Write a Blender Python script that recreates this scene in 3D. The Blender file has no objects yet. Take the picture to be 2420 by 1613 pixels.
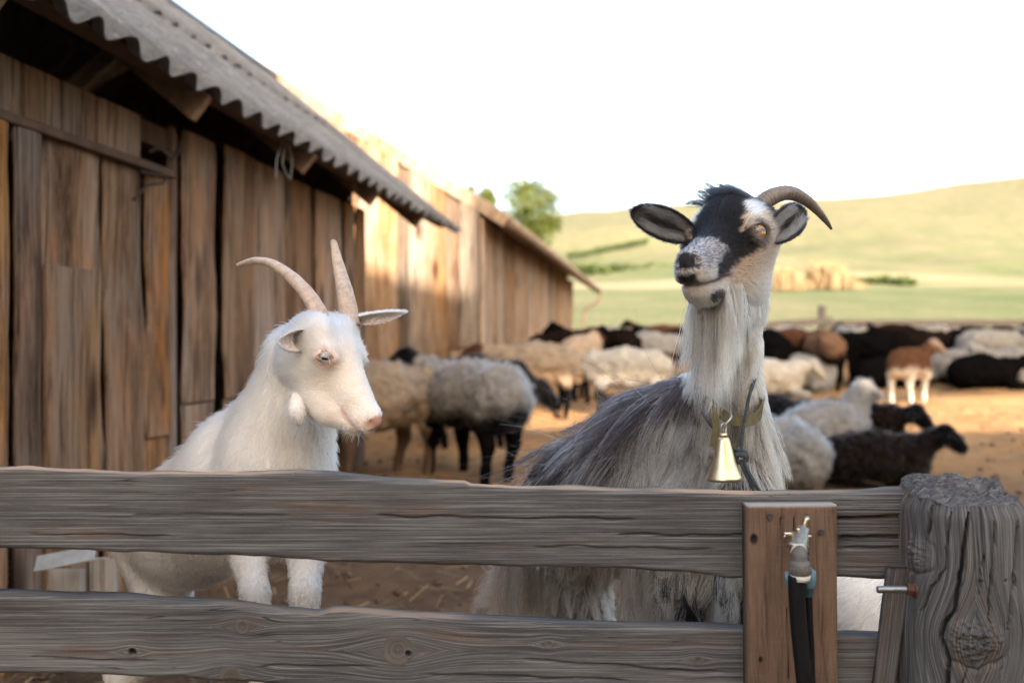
import bpy, bmesh, math, random
import numpy as np
from mathutils import Vector, Matrix, kdtree

# ------------------------------------------------------------------ camera, sky, sun, exposure
scene = bpy.context.scene
COL = scene.collection
F = 2420 * 35 / 36.0                      # focal length in photograph pixels
CAMZ = 1.10
cam_data = bpy.data.cameras.new("camera")
cam_data.lens = 35.0
cam_data.sensor_width = 36.0
cam_data.clip_start = 0.05
cam_data.clip_end = 2000.0
cam_data.dof.use_dof = True
cam_data.dof.focus_distance = 1.62
cam_data.dof.aperture_fstop = 3.0
cam = bpy.data.objects.new("camera", cam_data)
cam.location = (0, 0, CAMZ)
cam.rotation_euler = (math.radians(90), 0, 0)
COL.objects.link(cam)
scene.camera = cam

SUN_PHI = math.radians(15.0)              # behind the camera, to the right
SUN_EL = math.radians(19.0)
SUN = Vector((math.sin(SUN_PHI) * math.cos(SUN_EL), -math.cos(SUN_PHI) * math.cos(SUN_EL), math.sin(SUN_EL)))
world = bpy.data.worlds.new("World")
scene.world = world
world.use_nodes = True
wn = world.node_tree
bg = wn.nodes["Background"]
sky = wn.nodes.new("ShaderNodeTexSky")
sky.sky_type = 'NISHITA'
sky.sun_disc = False
sky.sun_elevation = SUN_EL
sky.sun_rotation = math.atan2(SUN.x, SUN.y)
sky.air_density = 1.0
sky.dust_density = 5.0
sky.ozone_density = 0.0
wn.links.new(sky.outputs[0], bg.inputs[0])
bg.inputs[1].default_value = 0.15

sun_data = bpy.data.lights.new("sun", 'SUN')
sun_data.energy = 5.0
sun_data.angle = math.radians(0.5)
sun_data.color = (1.0, 0.84, 0.66)
sun = bpy.data.objects.new("sun", sun_data)
sun.rotation_euler = SUN.to_track_quat('Z', 'Y').to_euler()
COL.objects.link(sun)

vs = scene.view_settings
vs.view_transform = 'Standard'
vs.look = 'None'
vs.gamma = 1.0
vs.exposure = 2.35
vs.use_curve_mapping = False
scene.cycles.use_denoising = True
scene.cycles.max_bounces = 8
scene.cycles.diffuse_bounces = 4
scene.cycles.glossy_bounces = 4
scene.cycles.transmission_bounces = 6
scene.cycles.sample_clamp_indirect = 8.0
scene.cycles_curves.shape = 'RIBBONS'
scene.cycles_curves.subdivisions = 2

rng = np.random.default_rng(7)


# ------------------------------------------------------------------ helpers
def V(px, py, Y):
    """photograph pixel and depth -> a point of the place"""
    return np.array([(px - 1210.0) * Y / F, Y, CAMZ + (806.5 - py) * Y / F])


def tag(o, label=None, cat=None, group=None, kind=None):
    if label: o["label"] = label
    if cat: o["category"] = cat
    if group: o["group"] = group
    if kind: o["kind"] = kind
    return o


def empty(name, loc=(0, 0, 0), rz=0.0):
    o = bpy.data.objects.new(name, None)
    o.location = loc
    o.rotation_euler = (0, 0, rz)
    o.empty_display_size = 0.05
    COL.objects.link(o)
    return o


def link(name, me, parent=None, loc=None, rot=None):
    o = bpy.data.objects.new(name, me)
    COL.objects.link(o)
    if parent is not None: o.parent = parent
    if loc is not None: o.location = loc
    if rot is not None: o.rotation_euler = rot
    return o


def mesh_np(name, verts, faces, mat=None, smooth=True, attrs=None):
    """faces: (n,4) or (n,3) int array, or list of such arrays"""
    me = bpy.data.meshes.new(name)
    verts = np.asarray(verts, dtype=np.float32)
    fl = faces if isinstance(faces, list) else [faces]
    fl = [np.asarray(f, dtype=np.int32) for f in fl if len(f)]
    loops = np.concatenate([f.ravel() for f in fl])
    tot = np.concatenate([np.full(len(f), f.shape[1], dtype=np.int32) for f in fl])
    start = np.concatenate([[0], np.cumsum(tot)[:-1]]).astype(np.int32)
    me.vertices.add(len(verts)); me.vertices.foreach_set("co", verts.ravel())
    me.loops.add(len(loops)); me.loops.foreach_set("vertex_index", loops)
    me.polygons.add(len(tot)); me.polygons.foreach_set("loop_start", start)
    me.polygons.foreach_set("use_smooth", np.full(len(tot), smooth))
    me.update(calc_edges=True)
    me.validate()
    for k, (a, ty) in (attrs or {}).items():
        at = me.attributes.new(k, ty, 'POINT')
        a = np.asarray(a, dtype=np.float32)
        if ty == 'FLOAT': at.data.foreach_set("value", a)
        elif ty == 'FLOAT_VECTOR': at.data.foreach_set("vector", a.ravel())
        else:
            if a.shape[1] == 3: a = np.concatenate([a, np.ones((len(a), 1), np.float32)], 1)
            at.data.foreach_set("color", a.ravel())
    if mat is not None: me.materials.append(mat)
    return me


def grid_faces(nu, nv, wrap_u=False, wrap_v=False, off=0, flip=False):
    """vertex index = off + i*nv + j"""
    iu = np.arange(nu if wrap_u else nu - 1); iv = np.arange(nv if wrap_v else nv - 1)
    a, b = np.meshgrid(iu, iv, indexing='ij')
    a2 = (a + 1) % nu; b2 = (b + 1) % nv
    q = np.stack([a * nv + b, a2 * nv + b, a2 * nv + b2, a * nv + b2], -1).reshape(-1, 4) + off
    return q[:, ::-1] if flip else q


def _hash(ix, iy, iz, seed):
    h = (ix.astype(np.int64) * 374761393 + iy.astype(np.int64) * 668265263 + iz.astype(np.int64) * 2147483647 + seed * 974711) & 0xffffffff
    h = ((h ^ (h >> 13)) * 1274126177) & 0xffffffff
    h = h ^ (h >> 16)
    return (h & 0xffff) / 65535.0


def vnoise(P, scale=1.0, seed=0):
    """value noise in 0..1"""
    P = np.asarray(P, dtype=np.float64) * scale
    i = np.floor(P).astype(np.int64); f = P - i
    f = f * f * (3 - 2 * f)
    r = 0
    for dx in (0, 1):
        for dy in (0, 1):
            for dz in (0, 1):
                w = (f[..., 0] if dx else 1 - f[..., 0]) * (f[..., 1] if dy else 1 - f[..., 1]) * (f[..., 2] if dz else 1 - f[..., 2])
                r = r + w * _hash(i[..., 0] + dx, i[..., 1] + dy, i[..., 2] + dz, seed)
    return r


def fbm(P, scale=1.0, seed=0, oct=3):
    r = 0; a = 0.5; t = 0
    for k in range(oct):
        r = r + a * vnoise(P, scale * 2 ** k, seed + k * 17); t += a; a *= .5
    return r / t


def smooth01(x, a, b):
    t = np.clip((x - a) / (b - a), 0, 1)
    return t * t * (3 - 2 * t)


def box_bm(bm, x0, x1, y0, y1, z0, z1):
    v = [bm.verts.new(p) for p in ((x0, y0, z0), (x1, y0, z0), (x1, y1, z0), (x0, y1, z0), (x0, y0, z1), (x1, y0, z1), (x1, y1, z1), (x0, y1, z1))]
    for f in ((0, 3, 2, 1), (4, 5, 6, 7), (0, 1, 5, 4), (1, 2, 6, 5), (2, 3, 7, 6), (3, 0, 4, 7)):
        bm.faces.new([v[i] for i in f])
    return v


def box_mesh(name, x0, x1, y0, y1, z0, z1, mat, bevel=0.0):
    bm = bmesh.new(); box_bm(bm, x0, x1, y0, y1, z0, z1)
    if bevel: bmesh.ops.bevel(bm, geom=bm.edges[:], offset=bevel, segments=1, affect='EDGES')
    me = bpy.data.meshes.new(name); bm.to_mesh(me); bm.free()
    me.materials.append(mat)
    return me


def beam(name, a, b, w, h, mat, parent=None, bevel=0.004, org=None):
    """rectangular timber from a to b (world); w sideways, h upwards"""
    a = Vector(a); b = Vector(b); L = (b - a).length
    me = box_mesh(name, -w / 2, w / 2, 0, L, -h / 2, h / 2, mat, bevel)
    o = link(name, me, parent)
    y = (b - a).normalized(); x = y.cross(Vector((0, 0, 1)))
    if x.length < 1e-4: x = Vector((1, 0, 0))
    x.normalize(); z = x.cross(y)
    M = Matrix((x, y, z)).transposed().to_4x4(); M.translation = a - (Vector(org) if org is not None else Vector((0, 0, 0)))
    o.matrix_basis = M
    return o


def frame_along(P):
    """parallel-transport frames for polyline P (n,3)"""
    P = np.asarray(P, float)
    T = np.gradient(P, axis=0); T /= np.linalg.norm(T, axis=1)[:, None]
    n0 = np.cross(T[0], [0, 0, 1.0])
    if np.linalg.norm(n0) < 1e-3: n0 = np.cross(T[0], [1.0, 0, 0])
    n0 /= np.linalg.norm(n0)
    N = [n0]
    for i in range(1, len(P)):
        n = N[-1] - T[i] * np.dot(N[-1], T[i]); N.append(n / np.linalg.norm(n))
    N = np.array(N); B = np.cross(T, N)
    return T, N, B


def spline(pts, n):
    """Catmull-Rom resample of control points (any dimension)"""
    pts = np.asarray(pts, float)
    p = np.vstack([2 * pts[0] - pts[1], pts, 2 * pts[-1] - pts[-2]])
    m = len(pts) - 1
    t = np.linspace(0, m, n); i = np.minimum(t.astype(int), m - 1); f = (t - i)[:, None]
    a, b, c, d = p[i], p[i + 1], p[i + 2], p[i + 3]
    return .5 * (2 * b + (c - a) * f + (2 * a - 5 * b + 4 * c - d) * f ** 2 + (3 * b - a - 3 * c + d) * f ** 3)


def tube_np(P, R, nseg=12, caps=True):
    P = np.asarray(P, float); n = len(P)
    R = np.broadcast_to(np.asarray(R, float).reshape(-1, 1) if np.ndim(R) else np.full((n, 1), R), (n, 1))
    T, N, B = frame_along(P)
    th = np.linspace(0, 2 * np.pi, nseg, endpoint=False)
    v = P[:, None, :] + R[:, :, None] * (np.cos(th)[None, :, None] * N[:, None, :] + np.sin(th)[None, :, None] * B[:, None, :])
    v = v.reshape(-1, 3); f = [grid_faces(n, nseg, wrap_v=True)]
    if caps:
        v = np.vstack([v, P[0], P[-1]]); c0 = n * nseg; c1 = c0 + 1
        j = np.arange(nseg); j2 = (j + 1) % nseg
        f.append(np.stack([np.full(nseg, c0), j, j2], 1))
        f.append(np.stack([np.full(nseg, c1), (n - 1) * nseg + j2, (n - 1) * nseg + j], 1))
    return v, f


def tube(name, P, R, mat, parent=None, nseg=12, attrs=None):
    v, f = tube_np(P, R, nseg)
    return link(name, mesh_np(name, v, f, mat, attrs=attrs), parent)


def merge_np(parts):
    vs_, fs_, o = [], [], 0
    for v, f in parts:
        vs_.append(v)
        for q in (f if isinstance(f, list) else [f]): fs_.append(np.asarray(q) + o)
        o += len(v)
    return np.vstack(vs_), fs_


# ------------------------------------------------------------------ material helpers
class NT:
    def __init__(self, name):
        self.m = bpy.data.materials.new(name); self.m.use_nodes = True
        self.t = self.m.node_tree; self.t.nodes.clear()
        self.out = self.n("ShaderNodeOutputMaterial")

    def n(self, ty, ins=None, **kw):
        nd = self.t.nodes.new(ty)
        for k, v in kw.items(): setattr(nd, k, v)
        for k, v in (ins or {}).items():
            if hasattr(v, "is_linked") or hasattr(v, "links"): self.t.links.new(v, nd.inputs[k])
            else: nd.inputs[k].default_value = v
        return nd

    def attr(self, name): return self.n("ShaderNodeAttribute", attribute_name=name)

    def vmul(self, vec, s): return self.n("ShaderNodeVectorMath", {0: vec, 1: s}, operation='MULTIPLY').outputs[0]

    def vadd(self, vec, s): return self.n("ShaderNodeVectorMath", {0: vec, 1: s}, operation='ADD').outputs[0]

    def noise(self, vec, scale, detail=4, rough=.55, dist=0.0):
        return self.n("ShaderNodeTexNoise", {"Vector": vec, "Scale": scale, "Detail": detail, "Roughness": rough, "Distortion": dist}).outputs[0]

    def math(self, op, a, b=0.0, c=0.0, clamp=False):
        return self.n("ShaderNodeMath", {0: a, 1: b, 2: c}, operation=op, use_clamp=clamp).outputs[0]

    def ramp(self, fac, stops, interp='LINEAR'):
        r = self.n("ShaderNodeValToRGB", {0: fac}); cr = r.color_ramp; cr.interpolation = interp
        while len(cr.elements) < len(stops): cr.elements.new(0.5)
        for e, (p, c) in zip(cr.elements, stops):
            e.position = p; e.color = (c, c, c, 1) if not hasattr(c, '__len__') else (*c, 1)
        return r.outputs[0]

    def mix(self, fac, a, b, mode='MIX'):
        nd = self.n("ShaderNodeMix", data_type='RGBA', blend_type=mode)
        for k, v in ((0, fac), (6, a), (7, b)):
            if hasattr(v, "links"): self.t.links.new(v, nd.inputs[k])
            else: nd.inputs[k].default_value = v if k == 0 else ((*v, 1) if len(v) == 3 else v)
        return nd.outputs[2]

    def bump(self, h, strength=.3, dist=.01, normal=None):
        ins = {"Height": h, "Strength": strength, "Distance": dist}
        if normal is not None: ins["Normal"] = normal
        return self.n("ShaderNodeBump", ins).outputs[0]

    def done(self, color, rough=.8, normal=None, metal=0.0, spec=.3, **kw):
        ins = {"Base Color": (color if hasattr(color, "links") else (*color, 1)), "Roughness": rough, "Metallic": metal, "Specular IOR Level": spec}
        if normal is not None: ins["Normal"] = normal
        ins.update(kw)
        p = self.n("ShaderNodeBsdfPrincipled", ins)
        self.t.links.new(p.outputs[0], self.out.inputs[0])
        return self.m
# ------------------------------------------------------------------ materials
def mat_grey_wood():
    """weathered grey fence timber; attribute grain = (along, across, layer) metres"""
    n = NT("weathered_grey_wood")
    g = n.attr("grain").outputs["Vector"]; kn = n.attr("knot").outputs["Fac"]
    rnd = n.n("ShaderNodeObjectInfo").outputs["Random"]
    off = n.n("ShaderNodeCombineXYZ", {0: n.math('MULTIPLY', rnd, 31.0), 1: n.math('MULTIPLY', rnd, 17.0), 2: 0.0}).outputs[0]
    g = n.vadd(g, off)
    broad = n.noise(n.vmul(g, (2.2, 9, 9)), 1.0, 4, .6)
    mid = n.noise(n.vmul(g, (1.1, 95, 60)), 1.0, 4, .6)
    fine = n.noise(n.vmul(g, (3.6, 330, 300)), 1.0, 6, .78)
    speck = n.noise(n.vmul(g, (160, 420, 300)), 1.0, 3, .7)
    c = n.ramp(broad, [(.30, (.038, .037, .039)), (.5, (.074, .071, .072)), (.68, (.118, .114, .112))])
    c = n.mix(n.ramp(n.noise(n.vmul(n.vadd(g, (3.3, 1.7, 0)), (3.0, 24, 20)), 1.0, 3, .6), [(.55, 0.0), (.66, .7)]), c, (.090, .056, .040))
    c = n.mix(n.ramp(mid, [(.34, .45), (.46, .0)]), c, (.030, .029, .029))
    c = n.mix(n.ramp(fine, [(.50, 0.0), (.60, .75)]), c, (.185, .181, .180))
    c = n.mix(n.ramp(fine, [(.36, .75), (.45, 0.0)]), c, (.020, .019, .0195))
    c = n.mix(n.ramp(speck, [(.60, 0.0), (.78, .35)]), c, (.24, .235, .225))
    crackn = n.noise(n.vmul(g, (1.3, 55, 30)), 1.0, 2, .5, .2)
    crack = n.ramp(n.math('ABSOLUTE', n.math('SUBTRACT', crackn, .5)), [(.0, 1.0), (.006, 0.0)])
    cm = n.ramp(n.noise(n.vmul(n.vadd(g, (9.1, 4.2, 0)), (2.0, 10, 5)), 1.0, 2), [(.5, 0.0), (.6, 1.0)])
    crack = n.math('MULTIPLY', crack, cm)
    c = n.mix(crack, c, (.012, .011, .010))
    c = n.mix(n.ramp(kn, [(.15, 0.0), (.45, .6), (.8, .45)]), c, (.095, .075, .056))
    wet = n.attr("worn").outputs["Fac"]
    c = n.mix(wet, c, (.42, .30, .20))
    lic = n.ramp(n.noise(n.vmul(g, (60, 60, 60)), 1.0, 3, .7), [(.66, 0.0), (.72, .8)])
    lic = n.math('MULTIPLY', lic, n.attr("lichen").outputs["Fac"])
    c = n.mix(lic, c, (.34, .29, .07))
    h = n.math('ADD', n.math('MULTIPLY', mid, .6), n.math('MULTIPLY', fine, .5))
    h = n.math('SUBTRACT', h, n.math('MULTIPLY', crack, 1.5))
    return n.done(c, .85, n.bump(h, .28, .003), spec=.15)


def mat_brown_board():
    n = NT("brown_sawn_board")
    g = n.attr("grain").outputs["Vector"]
    mid = n.noise(n.vmul(g, (5, 90, 50)), 1.0, 4, .6, .5)
    fine = n.noise(n.vmul(g, (30, 520, 300)), 1.0, 4, .7)
    broad = n.noise(n.vmul(g, (5, 14, 9)), 1.0, 3, .6)
    saw = n.noise(n.vmul(g, (700, 25, 25)), 1.0, 3, .6)
    c = n.ramp(broad, [(.25, (.078, .046, .029)), (.5, (.122, .074, .049)), (.75, (.165, .108, .075))])
    c = n.mix(n.ramp(mid, [(.34, .8), (.5, 0.0)]), c, (.050, .028, .018))
    c = n.mix(n.ramp(fine, [(.45, 0.0), (.75, .5)]), c, (.22, .145, .10))
    c = n.mix(n.ramp(saw, [(.55, 0.0), (.8, .35)]), c, (.23, .16, .115))
    c = n.mix(n.attr("worn").outputs["Fac"], c, (.33, .30, .28))
    c = n.mix(n.ramp(n.attr("knot").outputs["Fac"], [(.3, 0.0), (.8, 1.0)]), c, (.012, .009, .008))
    h = n.math('ADD', n.math('MULTIPLY', mid, .6), n.math('ADD', n.math('MULTIPLY', fine, .4), n.math('MULTIPLY', saw, .3)))
    return n.done(c, .75, n.bump(h, .45, .003), spec=.25)


def mat_plank(name, dark, midc, light, orange, grey):
    """rough slab planks; object space: x across, z along"""
    n = NT(name)
    oi = n.n("ShaderNodeObjectInfo")
    rnd = oi.outputs["Random"]
    co = n.n("ShaderNodeTexCoord").outputs["Object"]
    off = n.n("ShaderNodeCombineXYZ", {0: n.math('MULTIPLY', rnd, 37.0), 1: n.math('MULTIPLY', rnd, 11.0), 2: n.math('MULTIPLY', rnd, 53.0)}).outputs[0]
    p = n.vadd(co, off)
    warp = n.noise(n.vmul(p, (3, 3, 1.2)), 1.0, 2)
    wv = n.n("ShaderNodeCombineXYZ", {0: n.math('MULTIPLY', n.math('SUBTRACT', warp, .5), .10), 1: 0.0, 2: 0.0}).outputs[0]
    pw = n.vadd(p, wv)
    broad = n.noise(n.vmul(pw, (7, 7, .9)), 1.0, 4, .65)
    mid = n.noise(n.vmul(pw, (60, 40, 2.2)), 1.0, 5, .65, .3)
    fine = n.noise(n.vmul(pw, (240, 120, 16)), 1.0, 4, .75)
    patch = n.noise(n.vmul(p, (5, 5, 1.6)), 1.0, 3, .6, .5)
    c = n.ramp(broad, [(.34, dark), (.48, midc), (.62, light)])
    c = n.mix(n.ramp(patch, [(.54, 0.0), (.66, .7)]), c, orange)
    c = n.mix(n.ramp(n.noise(n.vmul(n.vadd(p, (2, 5, 9)), (4, 4, 1.1)), 1.0, 3, .6), [(.44, 0.0), (.62, .9)]), c, grey)
    c = n.mix(n.ramp(mid, [(.34, .9), (.52, 0.0)]), c, tuple(x * .38 for x in dark))
    c = n.mix(n.ramp(fine, [(.5, 0.0), (.72, .55)]), c, tuple(min(1, x * 1.45) for x in light))
    # knots
    vor = n.n("ShaderNodeTexVoronoi", {"Vector": n.vmul(p, (5.5, 1.0, 1.7)), "Scale": 1.0})
    k = n.ramp(vor.outputs["Distance"], [(.06, 1.0), (.16, .6), (.25, 0.0)])
    ksel = n.ramp(n.n("ShaderNodeSeparateColor", {0: vor.outputs["Color"]}).outputs[0], [(.42, 0.0), (.46, 1.0)])
    k = n.math('MULTIPLY', k, ksel)
    c = n.mix(k, c, (.050, .024, .014))
    # every plank has its own tone
    tone = n.n("ShaderNodeHueSaturation", {"Hue": .5, "Saturation": n.math('ADD', n.math('MULTIPLY', rnd, .5), .75), "Value": n.math('ADD', n.math('MULTIPLY', n.math('FRACT', n.math('MULTIPLY', rnd, 7.31)), .60), .70), "Fac": 1.0, "Color": c}).outputs[0]
    h = n.math('ADD', n.math('MULTIPLY', mid, .7), n.math('MULTIPLY', broad, .6))
    return n.done(tone, .82, n.bump(h, .8, .014), spec=.15)


def mat_simple(name, color, rough=.7, var=.25, scale=30.0, metal=0.0, spec=.3, bump=.2):
    n = NT(name)
    co = n.n("ShaderNodeTexCoord").outputs["Object"]
    nz = n.noise(co, scale, 5, .65)
    lo = tuple(x * (1 - var) for x in color); hi = tuple(min(1, x * (1 + var)) for x in color)
    c = n.ramp(nz, [(.3, lo), (.7, hi)])
    r = n.n("ShaderNodeMapRange", {0: nz, 3: max(0, rough - .12), 4: min(1, rough + .12)}).outputs[0]
    return n.done(c, r, n.bump(nz, bump, .002), metal=metal, spec=spec)


def mat_slate():
    n = NT("asbestos_sheet")
    co = n.n("ShaderNodeTexCoord").outputs["Object"]
    rnd = n.n("ShaderNodeObjectInfo").outputs["Random"]
    p = n.vadd(co, n.n("ShaderNodeCombineXYZ", {0: n.math('MULTIPLY', rnd, 19.0), 1: 0.0, 2: 0.0}).outputs[0])
    a = n.noise(n.vmul(p, (3, 1, 3)), 2.0, 6, .7)
    b = n.noise(p, 45.0, 5, .7)
    c = n.ramp(a, [(.3, (.105, .102, .103)), (.55, (.175, .170, .168)), (.75, (.23, .225, .22))])
    c = n.mix(n.ramp(b, [(.35, .6), (.5, 0.0)]), c, (.07, .068, .066))
    c = n.mix(n.ramp(n.noise(p, 18.0, 4, .7), [(.60, 0.0), (.70, .75)]), c, (.33, .32, .29))
    c = n.mix(n.ramp(n.noise(n.vadd(p, (7, 3, 1)), 26.0, 3, .6), [(.66, 0.0), (.72, .8)]), c, (.30, .22, .07))
    return n.done(c, .92, n.bump(b, .5, .006), spec=.15)


def mat_ground():
    n = NT("ground")
    co = n.n("ShaderNodeTexCoord").outputs["Object"]
    sx = n.n("ShaderNodeSeparateXYZ", {0: co}); X, Y, Z = sx.outputs
    # bare trampled soil of the yard
    a = n.noise(co, .7, 5, .6); b = n.noise(co, 9.0, 6, .7); d = n.noise(co, 60.0, 4, .7)
    soil = n.ramp(a, [(.3, (.26, .140, .060)), (.55, (.34, .190, .082)), (.75, (.38, .230, .110))])
    soil = n.mix(n.ramp(b, [(.32, .7), (.5, 0.0)]), soil, (.13, .082, .052))
    soil = n.mix(n.ramp(d, [(.55, 0.0), (.75, .45)]), soil, (.36, .25, .145))
    # shade near the front fence painted into the soil; sunlit strip stays lighter
    near = n.ramp(n.math('ADD', n.math('MULTIPLY', Y, .1), n.math('MULTIPLY', a, .25)), [(.55, .80), (.90, 0.0)])
    soil = n.mix(near, soil, n.ramp(b, [(.3, (.035, .025, .020)), (.6, (.085, .060, .047)), (.8, (.13, .095, .07))]))
    # pasture
    pg = n.vmul(co, (1, .55, 1))
    g1 = n.noise(pg, .045, 5, .65); g2 = n.noise(pg, .5, 5, .7); g3 = n.noise(pg, 4.0, 4, .7)
    grass = n.ramp(g1, [(.36, (.062, .085, .034)), (.50, (.095, .108, .052)), (.64, (.145, .128, .080))])
    grass = n.mix(n.ramp(g2, [(.5, 0.0), (.68, .65)]), grass, (.17, .150, .10))
    grass = n.mix(n.ramp(g3, [(.35, .5), (.55, 0.0)]), grass, (.055, .080, .022))
    band = n.math('MULTIPLY', n.ramp(n.math('MULTIPLY', Y, .005), [(.37, 0.0), (.41, 1.0), (.46, 1.0), (.51, 0.0)]), n.ramp(n.noise(n.vmul(co, (.03, .2, 1)), 1.0, 3), [(.38, 0.0), (.52, .85)]))
    grass = n.mix(band, grass, (.22, .19, .125))
    hillf = n.ramp(n.math('DIVIDE', Z, 45.0), [(.16, 0.0), (.40, .55), (.9, .8)])
    dry = n.ramp(g2, [(.3, (.088, .092, .050)), (.6, (.140, .122, .080))])
    grass = n.mix(hillf, grass, dry)
    fac = n.ramp(n.math('ADD', n.math('MULTIPLY', Y, .02), n.math('MULTIPLY', n.math('SUBTRACT', n.noise(co, .5, 3), .5), .1)), [(.47, 0.0), (.50, 1.0)])
    c = n.mix(fac, soil, grass)
    h = n.math('ADD', n.math('MULTIPLY', b, .7), n.math('MULTIPLY', d, .4))
    return n.done(c, .95, n.bump(h, .8, .05), spec=.1)


def mat_attr_color(name, rough=.8, spec=.15, bump_scale=0.0, bump=.3, mottled=.0):
    n = NT(name)
    c = n.attr("Col").outputs["Color"]
    nm = None
    co = n.n("ShaderNodeTexCoord").outputs["Object"]
    if mottled:
        z = n.noise(co, 14.0, 5, .7)
        c = n.mix(1.0, c, n.ramp(z, [(.25, 1 - mottled), (.75, 1 + .0)]), 'MULTIPLY')
    if bump_scale:
        nm = n.bump(n.noise(co, bump_scale, 4, .7), bump, .02)
    return n.done(c, rough, nm, spec=spec)


def mat_hair(name):
    n = NT(name)
    c = n.attr("hcol").outputs["Color"]
    h = n.n("ShaderNodeBsdfHairPrincipled", parametrization='COLOR')
    n.t.links.new(c, h.inputs["Color"])
    h.inputs["Roughness"].default_value = .45
    h.inputs["Radial Roughness"].default_value = .55
    h.inputs["Random Roughness"].default_value = .2
    h.inputs["IOR"].default_value = 1.32
    n.t.links.new(h.outputs[0], n.out.inputs[0])
    return n.m


def mat_horn(name, base, tip):
    n = NT(name)
    t = n.attr("along").outputs["Fac"]
    co = n.n("ShaderNodeTexCoord").outputs["Object"]
    c = n.ramp(t, [(.0, base), (.75, tip), (1.0, tuple(x * .8 for x in tip))])
    z = n.noise(co, 90.0, 5, .7)
    c = n.mix(n.ramp(z, [(.35, .6), (.55, 0.0)]), c, tuple(x * .45 for x in base))
    s = n.noise(n.n("ShaderNodeCombineXYZ", {0: n.math('MULTIPLY', t, 40.0), 1: 0.0, 2: 0.0}).outputs[0], 2.0, 3, .6)
    c = n.mix(n.ramp(s, [(.4, .4), (.6, 0.0)]), c, tuple(x * .6 for x in base))
    return n.done(c, .45, n.bump(z, .25, .002), spec=.4)


M = {}
M['grey_wood'] = mat_grey_wood()
M['brown_board'] = mat_brown_board()
M['shed_plank'] = mat_plank("shed_plank", (.060, .027, .012), (.180, .092, .042), (.290, .172, .092), (.33, .135, .042), (.235, .175, .135))
M['barn_plank'] = mat_plank("barn_plank", (.110, .062, .036), (.195, .122, .072), (.280, .195, .128), (.27, .150, .072), (.25, .20, .16))
M['barn_shaded'] = mat_plank("barn_plank_shaded", (.060, .034, .020), (.115, .068, .040), (.185, .120, .075), (.18, .095, .045), (.16, .125, .10))  # darker copy of the barn planks, painting shade onto recessed gable boards
M['pale_plank'] = mat_plank("pale_plank", (.12, .10, .085), (.21, .185, .165), (.30, .275, .25), (.24, .17, .12), (.30, .285, .27))
M['timber'] = mat_simple("old_timber", (.085, .050, .032), .85, .4, 12.0)
M['timber_end'] = mat_simple("sawn_rafter", (.21, .13, .08), .85, .35, 18.0)
M['slate'] = mat_slate()
M['ground'] = mat_ground()
M['iron'] = mat_simple("rusty_iron", (.060, .038, .028), .7, .4, 60.0, .5)
M['zinc'] = mat_simple("galvanised_steel", (.28, .29, .30), .45, .25, 80.0, .9)
M['rust'] = mat_simple("rusted_nut", (.085, .040, .025), .85, .4, 120.0, .2)
M['nickel'] = mat_simple("nickel_brass", (.60, .52, .40), .38, .25, 120.0, 1.0)
M['grey_pvc'] = mat_simple("grey_plastic", (.115, .105, .098), .45, .15, 60.0)
M['dark_pvc'] = mat_simple("dark_plastic", (.045, .047, .055), .45, .2, 60.0)
M['white_pvc'] = mat_simple("white_seal_tape", (.50, .48, .44), .6, .25, 80.0)
M['blue_pvc'] = mat_simple("blue_plastic", (.10, .19, .235), .5, .25, 50.0)
M['hose'] = mat_simple("black_rubber", (.0055, .0055, .0062), .6, .3, 80.0, spec=.2)
M['brass'] = mat_simple("brass_bell", (.74, .60, .38), .36, .18, 45.0, 1.0, bump=.08)
M['leather'] = mat_simple("olive_strap", (.125, .105, .055), .75, .35, 120.0, bump=.5)
M['steel'] = mat_simple("steel_wire", (.40, .40, .40), .35, .2, 80.0, 1.0)
M['rope_blue'] = mat_simple("blue_rope", (.050, .062, .070), .85, .6, 260.0, bump=.9)
M['gutter'] = mat_simple("brown_gutter", (.075, .045, .032), .5, .3, 10.0)
M['tile'] = mat_simple("weathered_roof_edge", (.24, .165, .115), .85, .5, 9.0)
M['bark'] = mat_simple("bark", (.10, .075, .055), .9, .4, 14.0)
M['string'] = mat_simple("pale_string", (.45, .42, .40), .8, .2, 50.0)
# ------------------------------------------------------------------ ground and hill
_yk = np.array([-60, -2, 1.5, 6.2, 12.5, 18, 24, 32, 45, 70, 100, 140, 190, 250, 300, 380, 520.])
_zk = np.array([0, 0, .03, .25, .55, .80, 1.10, 1.65, 2.7, 4.6, 7.4, 12.0, 20.5, 31.0, 35.0, 34.0, 28.0])
_yt = np.linspace(-60, 520, 5801)
_zt = np.interp(_yt, _yk, _zk)
_zs = np.convolve(np.pad(_zt, 20, mode='edge'), np.ones(41) / 41, 'valid')
_zs2 = np.convolve(np.pad(_zt, 150, mode='edge'), np.ones(301) / 301, 'valid')
_w = smooth01(_yt, 40, 90)
_zt = _zs * (1 - _w) + _zs2 * _w


def gz(X, Y):
    X = np.asarray(X, float); Y = np.asarray(Y, float)
    z = np.interp(Y, _yt, _zt)
    hill = smooth01(Y, 110, 260)
    z = z + hill * (.105 * np.clip(X, -60, 260) - 1.5 + 1.6 * np.sin(X * .035 + 1.0))
    z = z + .20 * np.exp(-((Y - 1.80) / .42) ** 2) * smooth01(np.abs(X), 4, 2.5)      # trodden dung bank along the fence
    return z


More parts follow.
